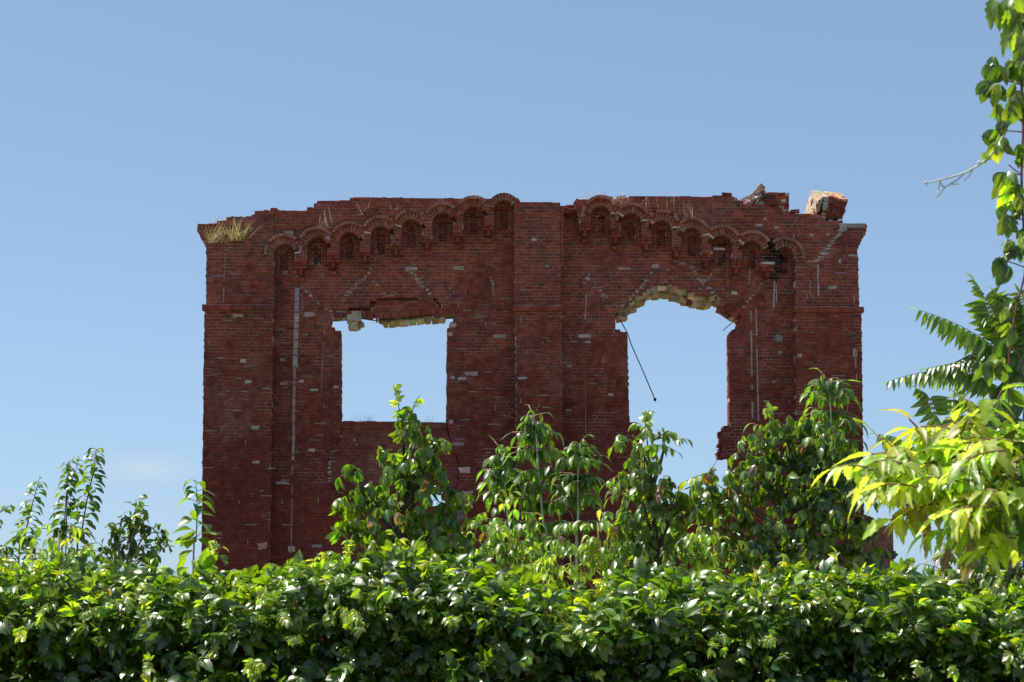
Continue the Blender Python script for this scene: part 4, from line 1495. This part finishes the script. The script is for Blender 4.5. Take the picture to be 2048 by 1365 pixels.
def fine_shrub():
    root, b = plant_root("twiggy_shrub", 260, 13.0, "grey green twiggy shrub with small leaves left of the ruin", "shrub")
    fo = Foliage(); mb = MB()
    Y = 13.0
    twigs = [[(245, 1150), (262, 1080), (272, 1030), (276, 1000)], [(240, 1150), (235, 1090), (238, 1045)], [(250, 1150), (275, 1090), (300, 1055), (318, 1078), (334, 1086)],
             [(230, 1150), (212, 1110), (205, 1100)], [(255, 1150), (290, 1110), (305, 1120)], [(255, 1100), (258, 1060), (262, 1035)], [(270, 1060), (285, 1035), (282, 1010)],
             [(245, 1120), (225, 1075), (228, 1050)], [(262, 1120), (300, 1090), (312, 1110)]]
    mb.tube([b, at(245, 1150, Y)], [.02, .009], (.25, .22, .18), 6)
    for tw in twigs:
        line = smoothline([at(x, y, Y) + Vector((0, random.uniform(-.08, .08), 0)) for x, y in tw], 8)
        mb.tube(line, [.007 * (1 - .75 * i / len(line)) for i in range(len(line))], (.30, .27, .22), 5)
        for q in line[3:]:
            for _ in range(2):
                d = (rv(.8) + DOWN * .25).normalized()
                fo.add(random.choice(("oval", "creeper")), q + rv(.018), d, UPZ + rv(.6), random.uniform(.03, .066), pick(GREENS + [(.07, .10, .04)] + FRESH[:1]), .9)
    fo.build("foliage", M_LEAF, root)
    build_stem(mb, "stem", root)


fine_shrub()


def shoot(name, Y, pts, n, L, tpl, label, cat, pal, group=None, col=(.10, .07, .05), t0=.0, r=.006, spread=1.0):
    b = at(pts[0][0], pts[0][1], Y)
    root = props(empty(name, (b.x, Y, 0)), label, cat, group)
    fo = Foliage(); mb = MB()
    line = smoothline([Vector((b.x, Y, 0))] + [at(x, y, Y) for x, y in pts], 8)
    N = len(line)
    mb.tube(line, [r * (1 - .75 * i / N) for i in range(N)], col, 5)
    i0 = 8
    for i in range(n):
        t = i0 + (N - 1 - i0) * (i / (n - 1)) ** .9
        q = line[int(t)].lerp(line[min(N - 1, int(t) + 1)], t - int(t))
        a = i * 2.4 + random.uniform(-.5, .5)
        sz = L * random.uniform(.8, 1.15) * (1 - .45 * (i / n) ** 2)
        d = Vector((math.cos(a), math.sin(a) * .8, random.uniform(.1, .7)))
        base = q + d.normalized() * sz * .35
        mb.tube([q, base], [.0016, .0012], (.14, .16, .06), 4)
        ax = (d * 1.1 + DOWN * random.uniform(.4, 1.0) * spread).normalized()
        fo.add(tpl, base, ax, UPZ + d * .4 + rv(.3), sz, pick(pal), random.uniform(.85, 1.1))
    fo.build("foliage", M_LEAF, root)
    build_stem(mb, "stem", root)


SG = "slender leafy shoots at the left"
shoot("slender_shoot", 13.0, [(36, 1150), (48, 1080), (62, 1020), (78, 960)], 58, .072, "oval", "leaning slender shoot, shortest of the three dark ones at the left", "shoot", GREENS, SG)
shoot("slender_shoot", 13.1, [(122, 1150), (128, 1060), (132, 1000), (138, 922)], 74, .070, "oval", "upright slender shoot, middle one of the three dark shoots at the left", "shoot", GREENS, SG)
shoot("slender_shoot", 13.15, [(134, 1000), (143, 965), (152, 940), (158, 914)], 16, .062, "oval", "short side shoot beside the middle dark shoot at the left", "shoot", GREENS, SG, r=.004)
shoot("slender_shoot", 13.0, [(152, 1150), (164, 1060), (176, 990), (188, 940), (192, 898)], 68, .074, "oval", "tallest slender dark shoot at the left", "shoot", GREENS, SG)
shoot("slender_shoot", 12.8, [(-60, 1130), (-30, 1070), (0, 1025), (24, 1010)], 26, .058, "oval", "leafy shoot leaning in at the photo's left edge", "shoot", GREENS + FRESH, SG)
shoot("slender_shoot", 12.6, [(10, 1160), (14, 1120), (4, 1090)], 26, .05, "oval", "low leafy tuft of a shoot below the one at the left edge", "shoot", GREENS + FRESH[:1], SG)
shoot("slender_shoot", 12.7, [(70, 1160), (62, 1120), (44, 1098)], 26, .048, "oval", "low leafy shoot between the leaning shoot and the lime green shrub", "shoot", GREENS + FRESH[:1], SG)
shoot("heart_leaved_shoot", 10.9, [(386, 1160), (392, 1080), (394, 1010), (392, 962)], 26, .088, "heart", "tall shoot of broad heart shaped leaves at the ruin's left edge", "shoot", GREENS[1:] + FRESH, None, (.22, .20, .12), r=.005)
shoot("heart_leaved_shoot", 10.6, [(428, 1150), (434, 1120), (440, 1096)], 9, .055, "heart", "short shoot of small leaves against the ruin's left pilaster", "shoot", FRESH + PALE, None, (.22, .20, .12), r=.003)


# ------------------------------------------------------------------ tree of heaven at the right
def tree_of_heaven():
    Y = 13.0
    root, b = plant_root("tree_of_heaven", 2075, Y, "tree with long fern like fronds of narrow leaflets at the right edge", "tree")
    mb = MB()
    trunk = smoothline([b, at(2080, 1100, Y), at(2068, 900, Y), at(2050, 760, Y), at(2020, 660, Y)], 5)
    mb.tube(trunk, [.035 * (1 - .7 * i / len(trunk)) for i in range(len(trunk))], (.20, .17, .13), 7)
    br = smoothline([at(2070, 960, Y), at(1990, 960, Y), at(1900, 940, Y)], 5)
    mb.tube(br, [.014 * (1 - .6 * i / len(br)) for i in range(len(br))], (.20, .17, .13), 6)
    build_stem(mb, "trunk", root)
    def frond(pts, pairs, L, hang, dy=0.0, pal=None):
        fo = Foliage(); m2 = MB()
        P = [at(x, y, Y) + Vector((0, dy * i / len(pts), 0)) for i, (x, y) in enumerate(pts)]
        line = smoothline(P, 10)
        N = len(line)
        m2.tube(line, [.0042 * (1 - .75 * i / N) for i in range(N)], (.15, .12, .07), 5)
        for i in range(pairs):
            t = (i + .6) / pairs * (N - 1)
            t = N * .12 + t * .88
            j = min(int(t), N - 2)
            q = line[j].lerp(line[j + 1], t - j)
            tan = (line[j + 1] - line[j]).normalized()
            sz = L * (1 - .55 * max(0, (i / pairs - .55) / .45)) * (.75 + .25 * min(1, i / 3))
            up = UPZ if abs(tan.z) < .9 else Vector((0, -1, 0))
            sd = tan.cross(up).normalized()
            for sg in (-1, 1):
                ax = (sd * sg * (1 - hang * .55) + tan * .38 + DOWN * hang + rv(.06)).normalized()
                nn = (sd.cross(tan) * (1 if sd.cross(tan).z > 0 else -1) + sd * sg * .5 * hang + Vector((0, -.25, 0)) + rv(.1))
                fo.add("ailan", q, ax, nn, sz * random.uniform(.9, 1.08), pick(pal or (GREENS[3:] + TREEG[:3]), .2), random.uniform(.9, 1.1))
        fo.add("ailan", line[-1], (line[-1] - line[-2]).normalized(), UPZ + rv(.2), L * .5, pick(FRESH), 1)
        f = fo.build("frond", M_LEAF, root)
        build_stem(m2, "rachis", root).parent = f
        return f
    F1 = GREENS
    frond([(2010, 700), (1992, 654), (1972, 602), (1948, 562)], 17, .135, .12)
    frond([(2012, 715), (1985, 692), (1947, 666), (1893, 639), (1838, 620)], 16, .135, .85)
    frond([(2040, 800), (1985, 768), (1947, 748), (1893, 742), (1832, 747), (1776, 763)], 21, .125, .75)
    frond([(2048, 760), (2010, 730), (1947, 716), (1898, 728), (1856, 736)], 16, .12, .7)
    frond([(2060, 730), (2030, 708), (1985, 706), (1945, 708), (1915, 722)], 15, .12, .9)
    frond([(1895, 935), (1888, 864), (1870, 826), (1855, 791), (1834, 777)], 15, .12, .55)
    frond([(1905, 945), (1870, 921), (1832, 898), (1794, 876), (1758, 868)], 16, .115, .75)
    frond([(1900, 945), (1832, 930), (1780, 922), (1733, 921), (1685, 926)], 17, .12, 1.1)
    frond([(1940, 960), (1900, 905), (1870, 890), (1840, 888)], 9, .12, .9)
    frond([(2060, 690), (2030, 640), (2005, 600), (1992, 586)], 13, .13, .3)
    frond([(2090, 680), (2060, 630), (2030, 600), (2005, 592)], 13, .13, .5)
    frond([(2080, 820), (2030, 800), (1985, 806), (1950, 812)], 13, .13, 1.2)
    frond([(2080, 860), (2040, 845), (2000, 850), (1965, 880)], 13, .13, .9)
    frond([(1950, 960), (1890, 975), (1840, 990), (1785, 1030)], 15, .13, 1.2)
    frond([(1960, 965), (1920, 980), (1880, 985), (1830, 1000)], 13, .13, 1.2)
    frond([(2055, 780), (2040, 740), (2020, 690), (2000, 650)], 14, .13, .35)
    frond([(2055, 780), (2065, 720), (2070, 660), (2060, 620)], 13, .13, .35)
    frond([(2065, 740), (2030, 680), (1995, 640), (1960, 630)], 14, .125, .5)
    frond([(2070, 770), (2035, 745), (2000, 770), (1985, 800)], 12, .12, .8)
    frond([(2060, 850), (2020, 830), (1975, 835), (1930, 860)], 15, .12, .8)
    frond([(2075, 700), (2055, 660), (2048, 615), (2038, 585)], 13, .12, .35)
    frond([(2070, 880), (2040, 900), (2010, 910), (1975, 940)], 13, .13, 1.0)


tree_of_heaven()


# ------------------------------------------------------------------ near branch and hanging vine on the right, out of focus
def near_maple():
    Y = 5.4
    root, b = plant_root("maple_tree", 2420, Y, "near blurred branch of yellow green maple leaves reaching in from the right", "tree")
    mb = MB(); fo = Foliage()
    tr = smoothline([Vector((b.x, Y, 0)), at(2400, 1000, Y), at(2380, 600, Y), at(2350, 100, Y), at(2300, -200, Y)], 6)
    mb.tube(tr, [.07 * (1 - .6 * i / len(tr)) for i in range(len(tr))], (.16, .13, .10), 9)
    mb.tube(smoothline([at(2300, -200, Y), at(2180, -180, Y + .4), at(2060, -120, Y + 1.0)], 6), [.018] * 13, (.16, .13, .10), 6)
    for br in ([(2400, 950), (2200, 920), (2080, 905), (1985, 950), (1900, 990)], [(2400, 1000), (2150, 1000), (2040, 1030), (1950, 1050)], [(2080, 905), (1960, 900), (1850, 930), (1740, 945)],
               [(2400, 1050), (2180, 1100), (2060, 1120)]):
        L = smoothline([at(x, y, Y + random.uniform(-.12, .12)) for x, y in br], 6)
        mb.tube(L, [.008 * (1 - .7 * i / len(L)) for i in range(len(L))], (.14, .08, .05), 6)
    nodes = [(1745, 940), (1765, 965), (1800, 940), (1792, 958), (1810, 918), (1820, 935), (1850, 925), (1800, 985), (1840, 975), (1880, 900), (1915, 880), (1950, 862), (1985, 858), (2025, 870), (1900, 930), (1945, 915),
             (1990, 910), (2035, 925), (1880, 965), (1930, 960), (1975, 965), (2020, 985), (1900, 1000), (1945, 1005), (1990, 1020), (2035, 1035), (1915, 1040), (1960, 1050), (2010, 1075), (2045, 1085),
             (1860, 1000), (1995, 945), (2045, 960), (2060, 890), (2055, 1010), (2070, 1050), (1975, 1000), (1925, 985)]
    for (x, y) in [(a + random.gauss(0, 11), b_ + random.gauss(0, 13)) for a, b_ in nodes + nodes + nodes[4:] + nodes[8:]]:
        p = at(x, y, Y + random.gauss(0, .14))
        out = Vector((random.uniform(-1, .4), random.uniform(-.8, .5), random.uniform(.05, .5)))
        r = random.random()
        pal = [(.26, .31, .06), (.22, .30, .05), (.30, .33, .10)] + LIME[:2] if r < .76 else (FRESH + GREENS[3:] if r < .95 else [(.19, .19, .02), (.16, .15, .02)])
        if x > 2000 and r > .5: pal = GREENS
        pinnate(fo, mb, p, out, .085, .070 * random.uniform(.7, 1.15), pal, random.choice((2, 2, 3)), .7, stem=(.16, .10, .05), wsc=.78)
    for (x, y) in ((1945, 950), (1935, 1075), (1898, 1095), (1850, 1050), (2020, 945)):
        for _ in range(2):
            fo.add("lance2", at(x, y, Y + random.gauss(0, .1)) + rv(.01), DOWN + rv(.25), Vector((0, -1, .3)) + rv(.5), random.uniform(.05, .09), pick(BROWN), .6)
    fo.build("foliage", M_LEAF2, root)
    build_stem(mb, "branch", root)


near_maple()


def hanging_vine():
    Y = 6.2
    p0 = at(2050, -130, Y)
    root = props(empty("hanging_vine", p0), "long creeper hanging down the right edge with a pale tendril reaching left", "vine")
    mb = MB(); fo = Foliage()
    S = [(2052, -130), (2047, 60), (2043, 140), (2046, 260), (2043, 350), (2047, 450), (2050, 540), (2034, 610), (2022, 680), (2016, 760), (2018, 850)]
    L = smoothline([at(x, y, Y) for x, y in S], 8)
    mb.tube(L, [.0045 * (1 - .6 * i / len(L)) for i in range(len(L))], (.13, .055, .05), 6)
    def stalk(a, b, col=(.20, .07, .07)):
        A, B = at(*a, Y), at(*b, Y)
        mb.tube([A, A.lerp(B, .5) + Vector((0, .02, .006)), B], [.0018] * 3, col, 5)
    for a, b in (((2046, 264), (1998, 262)), ((2044, 350), (2018, 330)), ((2044, 350), (2010, 347)), ((2047, 440), (2008, 430)), ((2050, 535), (2012, 522)), ((2016, 760), (2005, 740)), ((2043, 170), (2010, 160))):
        stalk(a, b)
    spots = [(1990, 128, .082), (2005, 140, .085), (2025, 128, .08), (2040, 150, .085), (1985, 172, .075), (2010, 185, .08), (2032, 195, .08), (1995, 225, .075), (2022, 232, .07),
             (2040, 240, .07), (2005, 258, .06), (1985, 285, .07), (1998, 310, .07), (2018, 312, .06), (2010, 350, .06), (1995, 362, .085), (2006, 380, .075), (2040, 385, .06), (2010, 408, .07),
             (2036, 425, .06), (2005, 450, .08), (2016, 455, .06), (2042, 470, .06), (2025, 505, .06), (2042, 510, .05), (2010, 545, .085), (2048, 490, .06), (2052, 330, .07),
             (2010, 690, .085), (2018, 660, .07), (2004, 735, .085), (2012, 780, .08), (2006, 815, .08), (2014, 845, .07), (2022, 620, .06), (2050, 210, .09), (2055, 120, .09)]
    for (x, y, s) in spots:
        p = at(x, y - 14, Y + random.gauss(0, .05))
        out = (Vector((random.gauss(-.2, .6), random.gauss(-.3, .4), -.7)))
        for _ in range(2):
            palmate(fo, p + rv(.012), out + rv(.4), Vector((random.gauss(-.1, .5), -.8, .7)), s * random.uniform(.5, .74), TREEG[:2] + GREENS if random.random() < .7 else FRESH + LIME[:1], .7, 3, spread=.75)
    for (x, y) in ((2010, -8), (2030, 0), (2045, 30), (2048, 60), (2035, 45), (2046, 90), (2050, 20), (2030, -20), (2048, 110), (2012, 10)):
        p = at(x, y, Y)
        for _ in range(3):
            fo.add("lance2", p + rv(.012), DOWN + Vector((random.uniform(-.7, .2), 0, 0)) + rv(.2), Vector((0, -.8, .6)) + rv(.4), random.uniform(.06, .09), pick(LIME + FRESH), .9)
    fo.add("lance2", at(2035, 62, Y), DOWN + rv(.2), Vector((0, -1, .3)), .05, pick(BROWN), .8)
    # pale tendril
    T = [at(x, y, Y) for x, y in ((2012, 262), (1990, 300), (1965, 325), (1930, 345), (1895, 356), (1856, 366))]
    t = smoothline(T, 6)
    mb.tube(t, [.0035 * (1 - .5 * i / len(t)) for i in range(len(t))], (.42, .44, .30), 5)
    for tw in ([(1930, 345), (1912, 362), (1890, 375), (1878, 392)], [(1912, 362), (1900, 368), (1918, 368)], [(1945, 338), (1938, 352), (1928, 362)], [(1895, 356), (1882, 360), (1878, 372), (1874, 396)],
               [(1890, 375), (1883, 370), (1880, 358)], [(1958, 330), (1960, 322), (1952, 326)], [(1856, 366), (1850, 364), (1854, 372)]):
        q = smoothline([at(x, y, Y) for x, y in tw], 4)
        mb.tube(q, [.0024 * (1 - .5 * i / len(q)) for i in range(len(q))], (.55, .56, .48), 5)
    fo.add("heart", at(1990, 292, Y), DOWN + rv(.2), Vector((-.3, -1, .2)), .05, pick(LIME), 1)
    fo.add("heart", at(1972, 305, Y), DOWN + rv(.4), Vector((-.3, -1, .2)), .03, pick(LIME), 1)
    fo.build("foliage", M_LEAF, root)
    build_stem(mb, "stem", root)


hanging_vine()


# ------------------------------------------------------------------ dry grass on the wall top
DRY = [(.42, .34, .16), (.48, .40, .22), (.36, .28, .12)]
STALK = [(.50, .42, .32), (.44, .32, .24), (.55, .50, .42)]


def tuft(px, py, w, n, h, spreadpx, label, pal, droop=.2, wide=1.0, up=1.0, fan=.35):
    u, z = W(px, py, w)
    o_ = wall_world(u, w, z)
    fo = Foliage()
    k = .0112
    for _ in range(n):
        b = EX * random.gauss(0, spreadpx * k * .5) + EY * random.gauss(0, .05)
        d = (UPZ * up + EX * random.gauss(0, fan) + EY * random.gauss(0, .3) - EY * .2)
        fo.add("grass", b, d, Vector((random.gauss(0, .4), -1, .3)), h * k * (.8 if pal is STALK else 1) * random.uniform(.4, 1.05), pick(pal), wide * (.8 if pal is STALK else 1))
    for q in range(max(6, n // 4)):          # matted dead blades lying along the foot of the tuft
        b = EX * random.gauss(0, spreadpx * k * .45) + EY * random.gauss(0, .03) + UPZ * random.uniform(0, .02)
        fo.add("grass", b, EX * random.choice((-1, 1)) + EY * random.gauss(0, .2) + UPZ * random.uniform(0, .12), UPZ - EY * .5, spreadpx * k * random.uniform(.6, 1.1), pick(pal), wide * 1.2)
    fo_o = fo.build("dry_grass_tuft", M_STRAW)
    fo_o.location = o_
    props(fo_o, label, "grass", "dry grass tufts on the wall top")


TG = [(.44, .35, .15), (.50, .42, .22), (.38, .33, .10), (.54, .46, .28)]
tuft(426, 486, -.14, 120, 44, 13, "thick yellow green grass tuft at the wall's left corner", TG, wide=.55, fan=.6)
tuft(471, 482, -.14, 130, 50, 18, "thick yellow grass tuft right of the one at the left corner", TG, wide=.55, fan=.6)
tuft(448, 486, -.15, 26, 16, 18, "short yellow grass between the two thick tufts at the left corner", TG, wide=.6, fan=.7)
tuft(436, 455, .0, 26, 44, 30, "thin pale stalks standing above the left corner of the wall top", STALK, wide=.55)
tuft(650, 456, -.15, 16, 62, 18, "long dry stalks above the third arch from the left", STALK, wide=.55)
tuft(728, 430, -.12, 8, 44, 22, "sparse dry stalks below the top edge left of the fifth arch", STALK, wide=.5)
tuft(790, 420, -.12, 8, 36, 16, "few dry stalks above the fifth arch from the left", STALK, wide=.5)
tuft(890, 406, -.12, 7, 22, 12, "few short stalks above the sixth arch from the left", STALK, wide=.5)
tuft(1042, 410, -.04, 6, 26, 10, "two or three dry stalks left of the middle pilaster's top", STALK, wide=.6)
tuft(1108, 410, -.02, 9, 18, 9, "small bent dry stalks on the middle pilaster's top", STALK, wide=.6)
tuft(1188, 399, -.02, 40, 32, 50, "tall dense pale stalks above the first right arch", STALK, wide=.5)
tuft(1236, 412, -.14, 26, 40, 20, "dry stalks around the tilted pale brick", STALK, wide=.55)
tuft(1290, 416, -.12, 10, 36, 14, "dry stalks above the third right arch", STALK, wide=.5)
tuft(1334, 420, -.12, 16, 50, 26, "long dry stalks above the wall top right of the third right arch", STALK, wide=.5)
tuft(1380, 436, -.14, 10, 56, 22, "long dry stalks rooted on the fourth right arch", STALK, wide=.5)
tuft(1605, 425, .0, 6, 30, 14, "faint stalks between the masonry heap and the tilted block", STALK, wide=.45)
tuft(722, 843, .4, 26, 20, 24, "dark wiry weeds on the left window sill", [(.06, .06, .04)], wide=.6)
tuft(858, 843, .4, 10, 26, 14, "sparse pale stalks at the right end of the left window sill", STALK, wide=.45)
